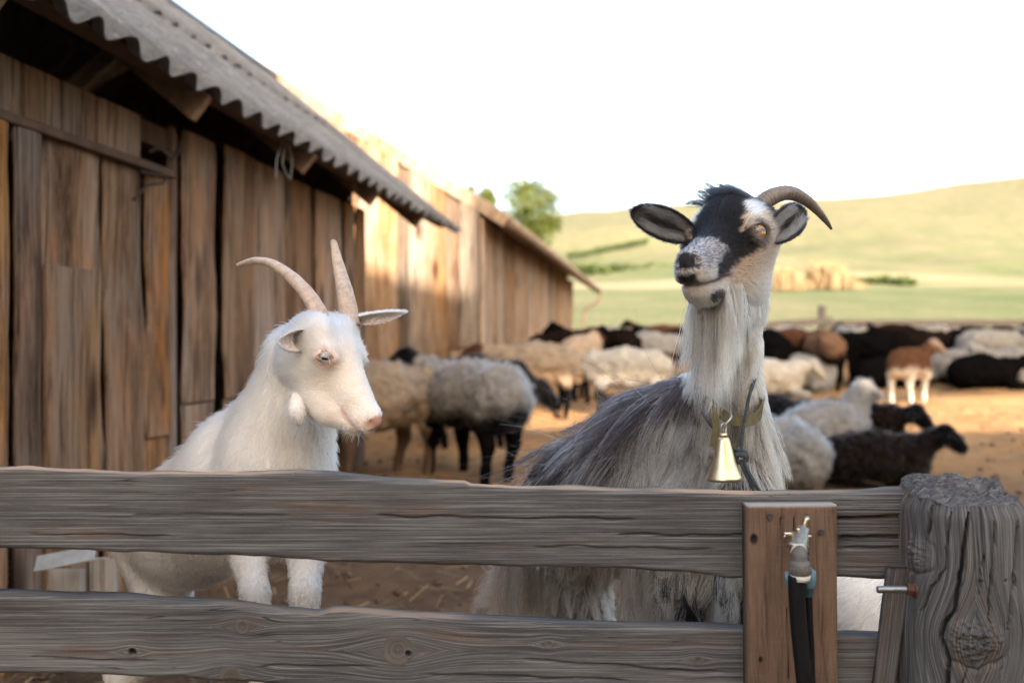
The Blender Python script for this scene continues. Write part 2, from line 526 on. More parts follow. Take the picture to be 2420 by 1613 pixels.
def build_ground():
    ys = np.concatenate([np.linspace(-60, 0, 20)[:-1], np.linspace(0, 2.4, 20)[:-1], np.arange(2.4, 13, .07), np.arange(13, 26, .22), 26 * (470 / 26.) ** np.linspace(0, 1, 130)])
    us = np.linspace(-1, 1, 221)
    YY, UU = np.meshgrid(ys, us, indexing='ij')
    W = np.where(YY < 0, 30.0, 5.0 + .75 * np.clip(YY, 0, None) + np.where(YY > 26, (YY - 26) * .35, 0))
    W = np.where(YY < 0, 30 + 0 * YY, np.maximum(W, 30 * (1 - np.clip(YY / 1.0, 0, 1)) + W * np.clip(YY / 1.0, 0, 1)))
    XX = UU * W
    ZZ = gz(XX, YY)
    P = np.stack([XX, YY, np.zeros_like(XX)], -1)
    yard = smooth01(YY, 2.0, 3.0) * (1 - smooth01(YY, 22, 26))
    ZZ = ZZ + yard * ((fbm(P, 2.2, 3, 4) - .5) * .10 + (fbm(P, 9, 5, 2) - .5) * .04)
    far = smooth01(YY, 60, 140)
    ZZ = ZZ + far * (fbm(P, .03, 11, 3) - .5) * 5.0
    v = np.stack([XX, YY, ZZ], -1).reshape(-1, 3)
    me = mesh_np("ground", v, grid_faces(len(ys), len(us), flip=True), M['ground'])
    tag(link("ground", me), kind="structure")


build_ground()

# ------------------------------------------------------------------ planks
def plank_mesh(name, w, L, t, mat, seed, wav=.012, rows=14, bulge=.006, tilt_top=0.0):
    """slab plank: x across, z along (0..L), front towards -y; top may be cut on a slope tilt_top (dz over the width)"""
    r = np.random.default_rng(seed)
    z = np.linspace(0, 1, rows)
    ph = r.uniform(0, 50)
    nl = fbm(np.stack([z * L * 3 + ph, z * 0, z * 0], -1), 1.0, seed, 3) - .5
    nr = fbm(np.stack([z * L * 3 + ph + 90, z * 0, z * 0], -1), 1.0, seed + 3, 3) - .5
    xl = -w / 2 + wav * 2 * nl; xr = w / 2 + wav * 2 * nr
    c = min(.010, w * .12)
    cols = [(xl, 0 * z), (xl, 0 * z - t * .45), (xl + c, 0 * z - t), ((xl + xr) / 2, 0 * z - t - bulge * (.5 + nl)), (xr - c, 0 * z - t), (xr, 0 * z - t * .45), (xr, 0 * z)]
    nc = len(cols)
    v = np.zeros((rows, nc, 3))
    for j, (x, y) in enumerate(cols):
        v[:, j, 0] = x; v[:, j, 1] = y
        v[:, j, 2] = z * (L + tilt_top * x / max(w, 1e-3))
    f = [grid_faces(rows, nc)]
    o = (rows - 1) * nc
    f.append(np.array([[o, o + 1, o + 2, o + 3], [o, o + 3, o + 4, o + 4], [o + 4, o + 5, o + 6, o]]))
    f[1] = np.array([[o, o + 1, o + 2, o + 3], [o + 3, o + 4, o + 5, o + 6]])
    f.append(np.array([[o, o + 3, o + 6]]))
    f.append(np.array([[3, 2, 1, 0], [6, 5, 4, 3]])); f.append(np.array([[6, 3, 0]]))
    return mesh_np(name, v.reshape(-1, 3), f, mat, smooth=False)


_pseed = [100]


def plank(parent, x, y, z0, rz, w, L, t, mat, proud=0.0, wav=.012, rows=14, tilt_top=0.0, lean=0.0, bulge=.006):
    _pseed[0] += 7
    me = plank_mesh("plank", w, L, t, mat, _pseed[0], wav, rows, bulge, tilt_top)
    o = link("plank", me, parent)
    n = np.array([math.sin(rz), -math.cos(rz)])       # outward
    o.location = (x + n[0] * proud, y + n[1] * proud, z0)
    o.rotation_euler = (0, lean, rz)
    return o


# ------------------------------------------------------------------ the low plank shed on the left
SL = (1540 - 1210) / F                      # shed line: X = SL*Y - b
SRZ = math.atan2(1.0, SL)
SD = np.array([SL, 1.0]) / math.hypot(SL, 1)           # along the wall, away from the camera
SN = np.array([SD[1], -SD[0]])                         # outward (right)
BW, BE = 1.98, 1.616                                   # wall and eave offsets
def shed_y(px, b=BW): return b * F / (1540 - px)
def shed_pt(Y, b, z): return np.array([SL * Y - b, Y, z])

shed = empty("plank_shed", (SL * 3 - BW, 3.0, float(gz(-1.5, 3.0))))
tag(shed, "low weathered plank shed with grey corrugated roof on the left", "shed")
shed_inv = shed.matrix_basis.inverted()
SHEDLOC = np.array(shed.location)


class Local:
    """builds children of an Empty from world coordinates"""
    def __init__(self, root): self.root = root; self.o = Vector(root.location)
    def fix(self, ob): ob.location = Vector(ob.location) - self.o; return ob


SH = Local(shed)
seams = [-520, -330, -180, -75, 0, 72, 234, 338, 398, 424, 508, 580, 664, 736, 800, 828, 853]
sk = random.Random(4)
for i in range(len(seams) - 1):
    y0, y1 = shed_y(seams[i]), shed_y(seams[i + 1])
    ym = (y0 + y1) / 2; w = (y1 - y0) * math.hypot(SL, 1)
    narrow = w < .14 and seams[i] in (398, 800)
    proud = -.018 if narrow else sk.choice([0, .008, .020, .034])
    zt = 1.765 if y1 < 4.1 else 1.99
    zb = float(gz(SL * ym - BW, ym)) - .03
    wav = .032 if w > .2 else .016
    cuts = []
    if seams[i] == 424: cuts = [950]
    if seams[i] == 508: cuts = [938]
    if seams[i] == 338: cuts = [1032]
    zz = [zb] + [CAMZ + (806.5 - c) * ym / F for c in cuts] + [zt]
    for k in range(len(zz) - 1):
        SH.fix(plank(shed, SL * ym - BW, ym, zz[k] + (.004 if k else 0), SRZ, w - (.046 if i % 3 != 1 else .016) + (.02 if narrow else 0), zz[k + 1] - zz[k] - .004, .016, M['shed_plank'], proud - (.010 if (cuts and k == 0) else 0), wav=wav, rows=22 if w > .2 else 14, bulge=.012))
# a proud patch slab near the left edge, with its cut top showing
ym = (shed_y(66) + shed_y(188)) / 2
zb = float(gz(SL * ym - BW, ym)) - .02
SH.fix(plank(shed, SL * ym - BW, ym, zb, SRZ, .285, CAMZ + (806.5 - 634) * ym / F - zb, .028, M['shed_plank'], .052, wav=.014, rows=18, bulge=.012))
# upper row above the batten
for a, b_ in ((-520, -300), (-300, -150), (-150, -60), (-60, 60), (60, 150), (150, 238), (238, 342)):
    y0, y1 = shed_y(a), shed_y(b_); ym = (y0 + y1) / 2
    SH.fix(plank(shed, SL * ym - BW, ym, 1.78, SRZ, (y1 - y0) * 1.01 - .006, .20, .025, M['shed_plank'], -.035, rows=5))
# battens and plates
def shed_beam(name, Ya, Yb, b, z, w, h, mat):
    o = beam(name, shed_pt(Ya, b, z), shed_pt(Yb, b, z), w, h, mat, shed, org=SH.o)
    return o
shed_beam("batten", 1.2, 4.03, BW - .045, 1.772, .035, .032, M['timber'])
shed_beam("wall_plate", .9, 6.75, BW + .065, 1.93, .10, .09, M['timber'])
TANP = .81; CP = 1 / math.hypot(1, TANP); SP = TANP * CP
RID = 1.69                                             # horizontal run eave -> ridge
def roof_pt(Y, s, dz=0.0):
    """point on the visible roof slope, s metres in from the eave (horizontal)"""
    p = shed_pt(Y, BE, 2.02)
    return p + np.array([-SN[0] * s, -SN[1] * s, TANP * s + dz])
for k in range(-1, 5):
    Yr = 2.56 + 1.17 * k + (.0 if k < 5 else -.05)
    a = roof_pt(Yr, .07, -.105); b_ = roof_pt(Yr, RID, -.105)
    o = beam("rafter", a, b_, .045, .115, M['timber_end'] if k >= 0 else M['timber'], shed, org=SH.o)
o = beam("eave_batten", roof_pt(.6, .10, -.052), roof_pt(8.2, .10, -.052), .09, .022, M['timber'], shed, org=SH.o)
for s in (.62, 1.15, 1.6):
    o = beam("eave_batten", roof_pt(.6, s, -.052), roof_pt(8.2, s, -.052), .07, .022, M['timber'], shed, org=SH.o)
# back, ends: closed and dark inside
def shed_panel(name, pts, mat=M['timber'], th=.03):
    pts = np.array(pts); n = np.cross(pts[1] - pts[0], pts[2] - pts[0]); n = n / np.linalg.norm(n) * th
    m = len(pts); v = np.vstack([pts, pts + n]) - np.array(SH.o)
    me = bpy.data.meshes.new(name)
    me.from_pydata(v.tolist(), [], [list(range(m))[::-1], list(range(m, 2 * m))] + [[i, (i + 1) % m, m + (i + 1) % m, m + i] for i in range(m)])
    me.materials.append(mat); return link(name, me, shed)
bb = BW + 2.66
shed_panel("back_wall", [shed_pt(.9, bb, -.1), shed_pt(6.75, bb, -.1), shed_pt(6.75, bb, 2.4), shed_pt(.9, bb, 2.4)])
for Ye in (.9, 6.72):
    shed_panel("end_wall", [shed_pt(Ye, BW + .04, -.1), shed_pt(Ye, bb - .04, -.1), shed_pt(Ye, bb - .04, 2.3), roof_pt(Ye, RID, -.19), roof_pt(Ye, .42, -.17)])
# corrugated sheets: two courses of wide sheets
PIT, AMP = .198, .026
def sheet_mesh(name, nwave, s0, s1, mat, thick=.007, pit=PIT, amp=AMP, tanp=TANP, seed=0, sag=.0):
    r = np.random.default_rng(seed)
    nx = nwave * 12 + 1
    a = np.linspace(0, nwave * pit, nx)
    ss = np.linspace(s0, s1, 5)
    A, S = np.meshgrid(a, ss, indexing='ij')
    hgt = amp * np.cos(2 * np.pi * A / pit)
    edge = (vnoise(np.stack([A * 9, A * 0, A * 0 + seed], -1), 1.0, seed) - .5) * .022 * (S == s0)
    S = S + edge
    c = 1 / math.hypot(1, tanp)
    # local: x along eave, y up-slope horizontal (inwards), z up
    top = np.stack([A, S - hgt * tanp * c, S * tanp + hgt * c], -1).reshape(-1, 3)
    bot = top - np.array([0, -tanp * c * thick, c * thick])
    ns = len(ss)
    f = [grid_faces(nx, ns), grid_faces(nx, ns, off=nx * ns, flip=True)]
    i = np.arange(nx - 1); N = nx * ns
    f.append(np.stack([i * ns, (i + 1) * ns, N + (i + 1) * ns, N + i * ns], 1)[:, ::-1])
    f.append(np.stack([i * ns + ns - 1, (i + 1) * ns + ns - 1, N + (i + 1) * ns + ns - 1, N + i * ns + ns - 1], 1))
    j = np.arange(ns - 1)
    f.append(np.stack([j, j + 1, N + j + 1, N + j], 1)); e = (nx - 1) * ns
    f.append(np.stack([e + j, e + j + 1, N + e + j + 1, N + e + j], 1)[:, ::-1])
    return mesh_np(name, np.vstack([top, bot]), f, mat)
dirang = math.atan2(SD[1], SD[0])
Lw = math.hypot(SL, 1)
nw = 7
Y = .55; k = 0
sheets = []
while Y < 8.3:
    nwv = min(nw, max(2, int(round((8.46 - Y) * Lw / PIT))))
    for course, (s0, s1) in enumerate(((0.0, .98), (.86, 1.70))):
        me = sheet_mesh("roof_sheet", nwv, s0, s1, M['slate'], seed=k * 2 + course)
        o = link("roof_sheet", me, shed)
        p = shed_pt(Y, BE, 2.02 + .014 * course + .004 * (k % 2) + sk.uniform(-.004, .004))
        o.location = Vector(p) - SH.o
        # local x -> along the wall, local y -> inwards
        o.rotation_euler = (sk.uniform(-.004, .004), sk.uniform(-.004, .004), dirang)
    Y += nwv * PIT / Lw - .0; k += 1
# rear slope (one course, for the other side)
o = link("roof_back", sheet_mesh("roof_back", 39, 0, 1.72, M['slate'], seed=77), shed)
o.location = Vector(shed_pt(8.46, BE, 2.02) + np.array([-SN[0] * RID * 2, -SN[1] * RID * 2, 0])) - SH.o
o.rotation_euler = (0, 0, dirang + math.pi)
# ridge capping
o = tube("ridge_cap", [Vector(roof_pt(.55, RID, .01)) - SH.o, Vector(roof_pt(4, RID, .012)) - SH.o, Vector(roof_pt(8.46, RID, .01)) - SH.o], .06, M['slate'], shed, 10)
# iron hook and latch, strings caught under the eave
def shed_px(px, py, b): Yq = shed_y(px, b); return np.array(V(px, py, Yq)) - np.array(SH.o)
tube("hook", spline([shed_px(330, 405, BW - .06), shed_px(362, 412, BW - .07), shed_px(388, 415, BW - .07), shed_px(385, 432, BW - .07), shed_px(350, 436, BW - .065), shed_px(335, 450, BW - .06), shed_px(316, 472, BW - .06)], 30), .006, M['iron'], shed, 8)
tube("hook", spline([shed_px(352, 360, BW - .05), shed_px(372, 350, BW - .075), shed_px(392, 362, BW - .08), shed_px(405, 375, BW - .07), shed_px(418, 362, BW - .06), shed_px(424, 335, BW - .05)], 24), .009, M['iron'], shed, 8)
for pts in ([(668, 335), (655, 370), (652, 420)], [(676, 340), (668, 385), (682, 422)], [(682, 335), (690, 380), (686, 425)]):
    tube("string", spline([shed_px(a, c, BW - .25) for a, c in pts], 12), .0028, M['string'], shed, 6)
tube("string", spline([shed_px(836, 435, BW - .2), shed_px(842, 455, BW - .2), shed_px(846, 474, BW - .2), shed_px(822, 468, BW - .2)], 12), .003, M['string'], shed, 6)

# broken pale board ends at the foot of the shed, seen under the top rail
for k, (x0, x1, y_top, y_bot, dY) in enumerate(((112, 204, 1342, 1475, 2.75), (206, 282, 1316, 1475, 2.78))):
    p = V((x0 + x1) / 2, y_bot, dY)
    w = (x1 - x0) * dY / F; L = (y_bot - y_top) * dY / F + .1
    o = link("loose_plank", plank_mesh("loose_plank", w - .006, L, .02, M['pale_plank'], 900 + k, .004, 6, .002), None, (p[0], p[1], p[2] - .1), (0, 0, .12))
    z_ = float(gz(p[0], p[1]))
    tag(o, ("short pale plank standing below the shed wall, left of its pair" if k == 0 else "short pale plank standing below the shed wall, right of its pair"), "plank", "pale planks at the foot of the shed")
p = V(155, 1318, 2.62)
me = box_mesh("sheet", -.075, .075, -.03, .03, -.003, .003, mat_simple("pale_sheet", (.24, .25, .26), .5, .2, 25.0), .002)
o = link("metal_scrap", me, None, (p[0], p[1], p[2]), (.5, -.16, .2))
tag(o, "bent pale grey metal scrap wedged above the short planks", "scrap")

# ------------------------------------------------------------------ the bigger barn behind
BC = np.array([-.348, 10.5]); BS = np.array([.146, 1.0]); BS /= np.linalg.norm(BS); BG = np.array([-BS[1], BS[0]])
barn = empty("plank_barn", (BC[0], BC[1], float(gz(BC[0], BC[1]))))
tag(barn, "tall plank barn with sunlit gable behind the shed", "barn")
BL = Local(barn)
rzg = math.atan2(-BG[1], -BG[0])            # gable: local x runs right, outward towards the camera
rzs = math.atan2(BS[1], BS[0])
t = 0.0; k = 0
rk = random.Random(9)
while t < 4.6:
    w = rk.uniform(.15, .235)
    tm = t + w / 2; p = BC + BG * tm
    zb = float(gz(p[0], p[1])) - .05
    zt = 2.53 + .62 * tm
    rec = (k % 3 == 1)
    BL.fix(plank(barn, p[0], p[1], zb, rzg, w + (.02 if not rec else .03), zt - zb, .028, M['barn_shaded'] if rec else M['barn_plank'], -.016 if rec else .026, wav=.018, rows=12, tilt_top=-.62 * w))
    t += w - .004; k += 1
t = .0
while t < 11.3:
    w = rk.uniform(.15, .26)
    tm = t + w / 2; p = BC + BS * tm
    zb = float(gz(p[0], p[1])) - .05
    rec = rk.random() < .3
    BL.fix(plank(barn, p[0], p[1], zb, rzs, w + .01, 2.40 - zb, .028, M['barn_plank'], -.02 if rec else rk.choice([0, .01, .016]), wav=.010, rows=8))
    t += w - .003
# inside backing, so no light leaks between the boards
me = bpy.data.meshes.new("inner_wall")
q = [BC + BG * .05 - BG * 0 + BS * .06, BC + BG * 8.2 + BS * .06, BC + BG * 8.2 + BS * 11.2, BC + BG * .06 + BS * 11.2]
vv = [(*(a - BC), -1.0) for a in q] + [(q[0][0] - BC[0], q[0][1] - BC[1], 2.1), (q[1][0] - BC[0], q[1][1] - BC[1], 2.1), (q[2][0] - BC[0], q[2][1] - BC[1], 2.1), (q[3][0] - BC[0], q[3][1] - BC[1], 2.1)]
ap0 = (q[0] + q[1]) / 2 - BC; ap1 = (q[2] + q[3]) / 2 - BC
vv += [(ap0[0], ap0[1], 4.55), (ap1[0], ap1[1], 4.55)]
me.from_pydata(vv, [], [(0, 1, 5, 8, 4), (1, 2, 6, 5), (2, 3, 7, 9, 6), (3, 0, 4, 7), (4, 8, 9, 7), (5, 6, 9, 8)])
me.materials.append(M['timber']); link("inner_wall", me, barn)
E1 = np.array([-.05, 10.44, 2.372]); E2 = np.array([2.09, 24.0, 2.35])
ed = (E2 - E1)[:2]; eL = float(np.linalg.norm(ed)); eang = math.atan2(ed[1], ed[0])
M['barn_slate'] = mat_simple("brown_slate", (.235, .18, .135), .9, .45, 7.0)
nsh = 10
for k in range(nsh):
    me = sheet_mesh("roof_sheet", 7, 0, 2.5, M['barn_slate'], thick=.02, pit=eL / nsh / 7, amp=.03, tanp=.62, seed=300 + k)
    o = link("roof_sheet", me, barn)
    pp = E1 + (E2 - E1) * k / nsh
    o.location = Vector((pp[0], pp[1], pp[2] + .035)) - BL.o; o.rotation_euler = (0, 0, eang)
    me = sheet_mesh("roof_sheet", 7, 2.4, 4.75, M['barn_slate'], thick=.02, pit=eL / nsh / 7, amp=.03, tanp=.62, seed=340 + k)
    o = link("roof_sheet", me, barn)
    o.location = Vector((pp[0], pp[1], pp[2] + .055)) - BL.o; o.rotation_euler = (0, 0, eang)
o = beam("rake_board", np.array([*(BC + BG * -.30), 2.355]) + np.array([*(-BS * .05), 0]), np.array([*(BC + BG * 4.7), 2.355 + .62 * 5.0]) + np.array([*(-BS * .05), 0]), .03, .13, M['barn_plank'], barn, org=BL.o)
o = beam("fascia", E1 + np.array([-.05, .1, -.03]), E2 + np.array([-.05, 0, -.03]), .03, .10, M['barn_plank'], barn, org=BL.o)
o = tube("gutter", np.array([E1 + [.03, .05, -.02], (E1 + E2) / 2 + [.03, 0, -.03], E2 + [.03, .05, -.04]]) - np.array(BL.o), .055, M['barn_slate'], barn, 10)
tube("downpipe", spline([V(1418, 686, 23.9), V(1417, 706, 23.8), V(1398, 722, 23.4), V(1382, 734, 23.0), V(1380, 760, 22.9), V(1380, 812, 22.9)], 40) - np.array(BL.o), .035, M['gutter'], barn, 10)

# feed box against the barn, left of the brown-headed sheep
fb = empty("feed_box", V(1100, 905, 10.0)); tag(fb, "low plank feed box with a dark board lid against the barn", "feed box")
link("box", box_mesh("box", -.14, .14, -.12, .12, -.06, .34, M['barn_plank'], .006), fb)
link("lid", box_mesh("lid", -.18, .19, -.15, .15, .342, .375, M['timber'], .005), fb)

# ------------------------------------------------------------------ unseen barn-like screen behind the camera, added to shade the yard
OY = -12.0
def shade(px, Y, z):
    """where the sunray through a yard point crosses the added shade screen"""
    D = Y - OY; X = (px - 1210) * Y / F
    return (X + math.tan(SUN_PHI) * D, z + math.tan(SUN_EL) / math.cos(SUN_PHI) * D)
def prism_xz(name, poly, y0, y1, mat, parent):
    m = len(poly); v = [(x, y0, z) for x, z in poly] + [(x, y1, z) for x, z in poly]
    me = bpy.data.meshes.new(name)
    me.from_pydata(v, [], [list(range(m)), list(range(m, 2 * m))[::-1]] + [[i, m + i, m + (i + 1) % m, (i + 1) % m] for i in range(m)])
    bm = bmesh.new(); bm.from_mesh(me); bmesh.ops.recalc_face_normals(bm, faces=bm.faces); bm.to_mesh(me); bm.free()
    me.materials.append(mat); return link(name, me, parent)
hb = empty("shade_screen", (0, OY, 0)); tag(hb, "unseen barn-like screen behind the viewer, added to shade the yard", "barn")
n1 = shade(1000, 8.45, .36); n2 = shade(2440, 8.25, .35)            # near edge of the sunlit strip
f1 = shade(1000, 10.2, .45); f2 = shade(1788, 10.4, .45); f3 = shade(2440, 11.9, .52)     # its far edge
g1 = shade(865, 10.68, 1.865); g2 = shade(1120, 10.5, 1.53)         # edge of the light on the gable
e1 = shade(640, 8.68, 3.42)                                         # shed ridge stays in the shade
bw_ = shade(1350, 21.7, 2.45); bc_ = shade(1150, 10.6, 2.45)        # side wall of the far barn stays in the shade
fs = shade(2420, 19, 1.6)
xr = fs[0] + 2.5
poly = [(-3, 0), (xr, 0), (xr, n2[1] + .1), n2, n1, (n1[0], f1[1]), f2, f3, (xr, f3[1] + .3), (xr, fs[1]), (bw_[0] + .4, fs[1]), (bw_[0] + .4, bw_[1]), (g2[0] + .08, bw_[1]), (g2[0] + .04, g2[1]), g1, (e1[0] + .25, e1[1] + .15), (-3, e1[1] + .15)]
prism_xz("wall", poly, -.4, 0, M['barn_plank'], hb)  # added screen, outline and slot cut to the wanted edges of light
link("roof", box_mesh("roof", -3.3, e1[0], -8, .3, e1[1] + .17, e1[1] + .27, M['barn_slate']), hb)  # unseen top of the added screen
# ------------------------------------------------------------------ the grey fence in front
FY = 1.50
def fx(px, Y=FY): return (px - 1210.0) * Y / F
def fz(py, Y=FY): return CAMZ + (806.5 - py) * Y / F

fence = empty("rail_fence", (0, FY, 0.0))
tag(fence, "weathered grey plank rail fence across the foreground", "fence")


def rail_mesh(name, top, bot, knots, thick, seed, nx=560, nz=84, cracks=(), worn_top=1.0, Y=FY, notches=(), edge_amp=.0007, xr=None):
    top = np.array(top, float); bot = np.array(bot, float)
    x = np.linspace(fx(top[0, 0]), fx(top[-1, 0]), nx)
    zt = np.interp(x, fx(top[:, 0]), fz(top[:, 1])); zb = np.interp(x, fx(bot[:, 0]), fz(bot[:, 1]))
    one = np.zeros(nx)
    zt = zt + (fbm(np.stack([x * 14, one, one + seed], -1), 1, seed, 3) - .5) * edge_amp * 6
    zb = zb + (fbm(np.stack([x * 18, one, one + seed + 9], -1), 1, seed + 4, 3) - .5) * edge_amp * 7
    # profile across the board: back-top, front-top edge, face rows ..., front-bottom, back-bottom
    s = np.linspace(0, 1, nz)
    X = np.repeat(x[:, None], nz, 1)
    Zf = zt[:, None] * (1 - s) + zb[:, None] * s
    d = np.zeros_like(X)                    # depth of the face (positive = away from the camera)
    P = np.stack([X, Zf, np.zeros_like(X) + seed], -1)
    d += (fbm(P * np.array([1.5, 12, 1]), 1.0, seed, 3) - .5) * .004
    d += (fbm(P * np.array([2, 160, 1]), 1.0, seed + 2, 2) - .5) * .0010
    rnd = np.minimum(s, 1 - s)[None, :] * (zt - zb)[:, None]
    d += .004 * np.exp(-(rnd / .003) ** 2)
    g = Zf.copy(); kn = np.zeros_like(X)
    for (kx, ky, kr, hole) in knots:
        cx, cz = fx(kx), fz(ky); R = kr * FY / F
        rx, rz = (X - cx), (Zf - cz)
        rr = np.sqrt((rx / 1.0) ** 2 + rz ** 2)
        # grain flows round the knot
        push = np.exp(-(rx / (R * 3.0)) ** 2) * np.sign(rz + 1e-9) * R * 1.3 * np.exp(-np.abs(rz) / (R * 2.2))
        g -= push
        ring = np.clip(1.25 - rr / R, 0, 1)
        kn = np.maximum(kn, np.clip(ring * 1.6, 0, 1))
        d += -.0012 * np.exp(-((rr - R) / (R * .25)) ** 2) + (.012 if hole else .0008) * (rr < R * (.75 if hole else .4))
        g = np.where(rr < R * 1.05, rr * 1.6, g)
    for (x0, x1, yc, slope, dp) in cracks:
        cz = fz(yc) + (X - fx(x0)) * slope + (fbm(np.stack([X * 20, X * 0, X * 0 + yc], -1), 1, seed, 3) - .5) * .006
        on = smooth01(X, fx(x0), fx(x0) + .02) * (1 - smooth01(X, fx(x1) - .03, fx(x1)))
        d += dp * np.exp(-((Zf - cz) / (.0011 + .0008 * on)) ** 2) * on
    F3 = np.stack([X, d, Zf], -1)
    back_t = np.stack([x, one + thick, zt + (fbm(np.stack([x * 11, one, one], -1), 1, seed + 8, 2) - .5) * .006], -1)
    back_b = np.stack([x, one + thick, zb], -1)
    mid_t = np.stack([x, one + thick * .45, zt + .0015 + (fbm(np.stack([x * 23, one, one], -1), 1, seed + 5, 2) - .5) * .004], -1)
    full = np.concatenate([back_t[:, None], mid_t[:, None], F3, back_b[:, None]], 1)
    m = nz + 3
    grain = np.zeros((nx, m, 3)); grain[..., 0] = x[:, None]
    grain[:, 2:2 + nz, 1] = g; grain[:, 0, 1] = zt + thick; grain[:, 1, 1] = zt + thick * .5; grain[:, -1, 1] = zb - thick
    knot = np.zeros((nx, m)); knot[:, 2:2 + nz] = kn
    worn = np.zeros((nx, m))
    wv = np.clip((fbm(np.stack([x * 5, one, one + 3], -1), 1, seed + 31, 3) - .42) * 4, 0, .85) * worn_top
    worn[:, 1] = wv; worn[:, 2] = wv * .8; worn[:, 0] = wv * .5
    lich = np.zeros((nx, m)); lich[:, 0:5] = .35
    f = [grid_faces(nx, m, wrap_v=True)]
    e0 = np.arange(m); e1 = (nx - 1) * m + np.arange(m)
    v = full.reshape(-1, 3)
    v = np.vstack([v, v[e0].mean(0), v[e1].mean(0)])
    c0, c1 = len(v) - 2, len(v) - 1
    f.append(np.stack([np.full(m, c0), np.roll(e0, -1), e0], 1)); f.append(np.stack([np.full(m, c1), e1, np.roll(e1, -1)], 1))
    ext = lambda a: np.concatenate([a.reshape(-1, *a.shape[2:]), np.zeros((2,) + a.shape[2:])])
    return mesh_np(name, v, f, M['grey_wood'], attrs={"grain": (ext(grain), 'FLOAT_VECTOR'), "knot": (ext(knot), 'FLOAT'), "worn": (ext(worn), 'FLOAT'), "lichen": (ext(lich), 'FLOAT')})


top1 = [(-400, 1103), (0, 1107), (200, 1113), (330, 1118), (450, 1121), (560, 1121), (640, 1120), (700, 1117), (790, 1124), (900, 1131), (1000, 1138), (1095, 1142), (1112, 1149), (1300, 1155), (1500, 1161), (1700, 1164), (1760, 1166), (1990, 1163), (2150, 1157), (2260, 1156)]
bot1 = [(-400, 1288), (0, 1293), (60, 1295), (240, 1303), (480, 1312), (620, 1317), (750, 1324), (900, 1330), (1060, 1335), (1130, 1336), (1300, 1340), (1500, 1346), (1620, 1352), (1680, 1360), (1730, 1366), (1790, 1363), (1990, 1366), (2260, 1366)]
o = link("rail", rail_mesh("rail", top1, bot1, [(2480, 1200, 12, False)], .036, 11, nx=900, cracks=[(1960, 2230, 1222, 0.0, .014), (1970, 2230, 1268, -.004, .014), (1985, 2230, 1295, 0.0, .006), (880, 1520, 1219, -.012, .006), (1450, 1790, 1262, -.01, .008), (300, 700, 1218, .004, .004), (1250, 1700, 1290, -.02, .004), (60, 420, 1262, -.01, .004)]), fence)
top2 = [(-400, 1397), (0, 1405), (200, 1412), (340, 1419), (520, 1430), (640, 1441), (700, 1449), (741, 1456), (757, 1453), (778, 1447), (800, 1447), (1000, 1457), (1210, 1467), (1500, 1483), (1780, 1491), (1990, 1504), (2140, 1511), (2260, 1516)]
bot2 = [(-400, 1578), (0, 1590), (200, 1594), (400, 1600), (600, 1612), (900, 1640), (1300, 1665), (1780, 1680), (2260, 1700)]
o = link("rail", rail_mesh("rail", top2, bot2, [(573, 1481, 14, False), (313, 1540, 11, True), (545, 1600, 24, False), (966, 1543, 9, True), (940, 1535, 34, False), (1297, 1522, 9, False), (1650, 1560, 10, False)], .036, 23, nx=900, worn_top=.5, cracks=[(1230, 1720, 1560, -.06, .006), (1000, 1500, 1592, -.03, .005), (60, 380, 1555, -.02, .005), (600, 900, 1575, .01, .005)]), fence)
top3 = [(-400, 1840), (1000, 1880), (2260, 1900)]; bot3 = [(-400, 2040), (1000, 2070), (2260, 2090)]
link("rail", rail_mesh("rail", top3, bot3, [], .036, 29, nx=200, nz=16, worn_top=.3), fence)
for lx in (-1.15,):
    link("upright", box_mesh("upright", lx - .05, lx + .05, .037, .11, -.1, .86, M['timber'], .006), fence)


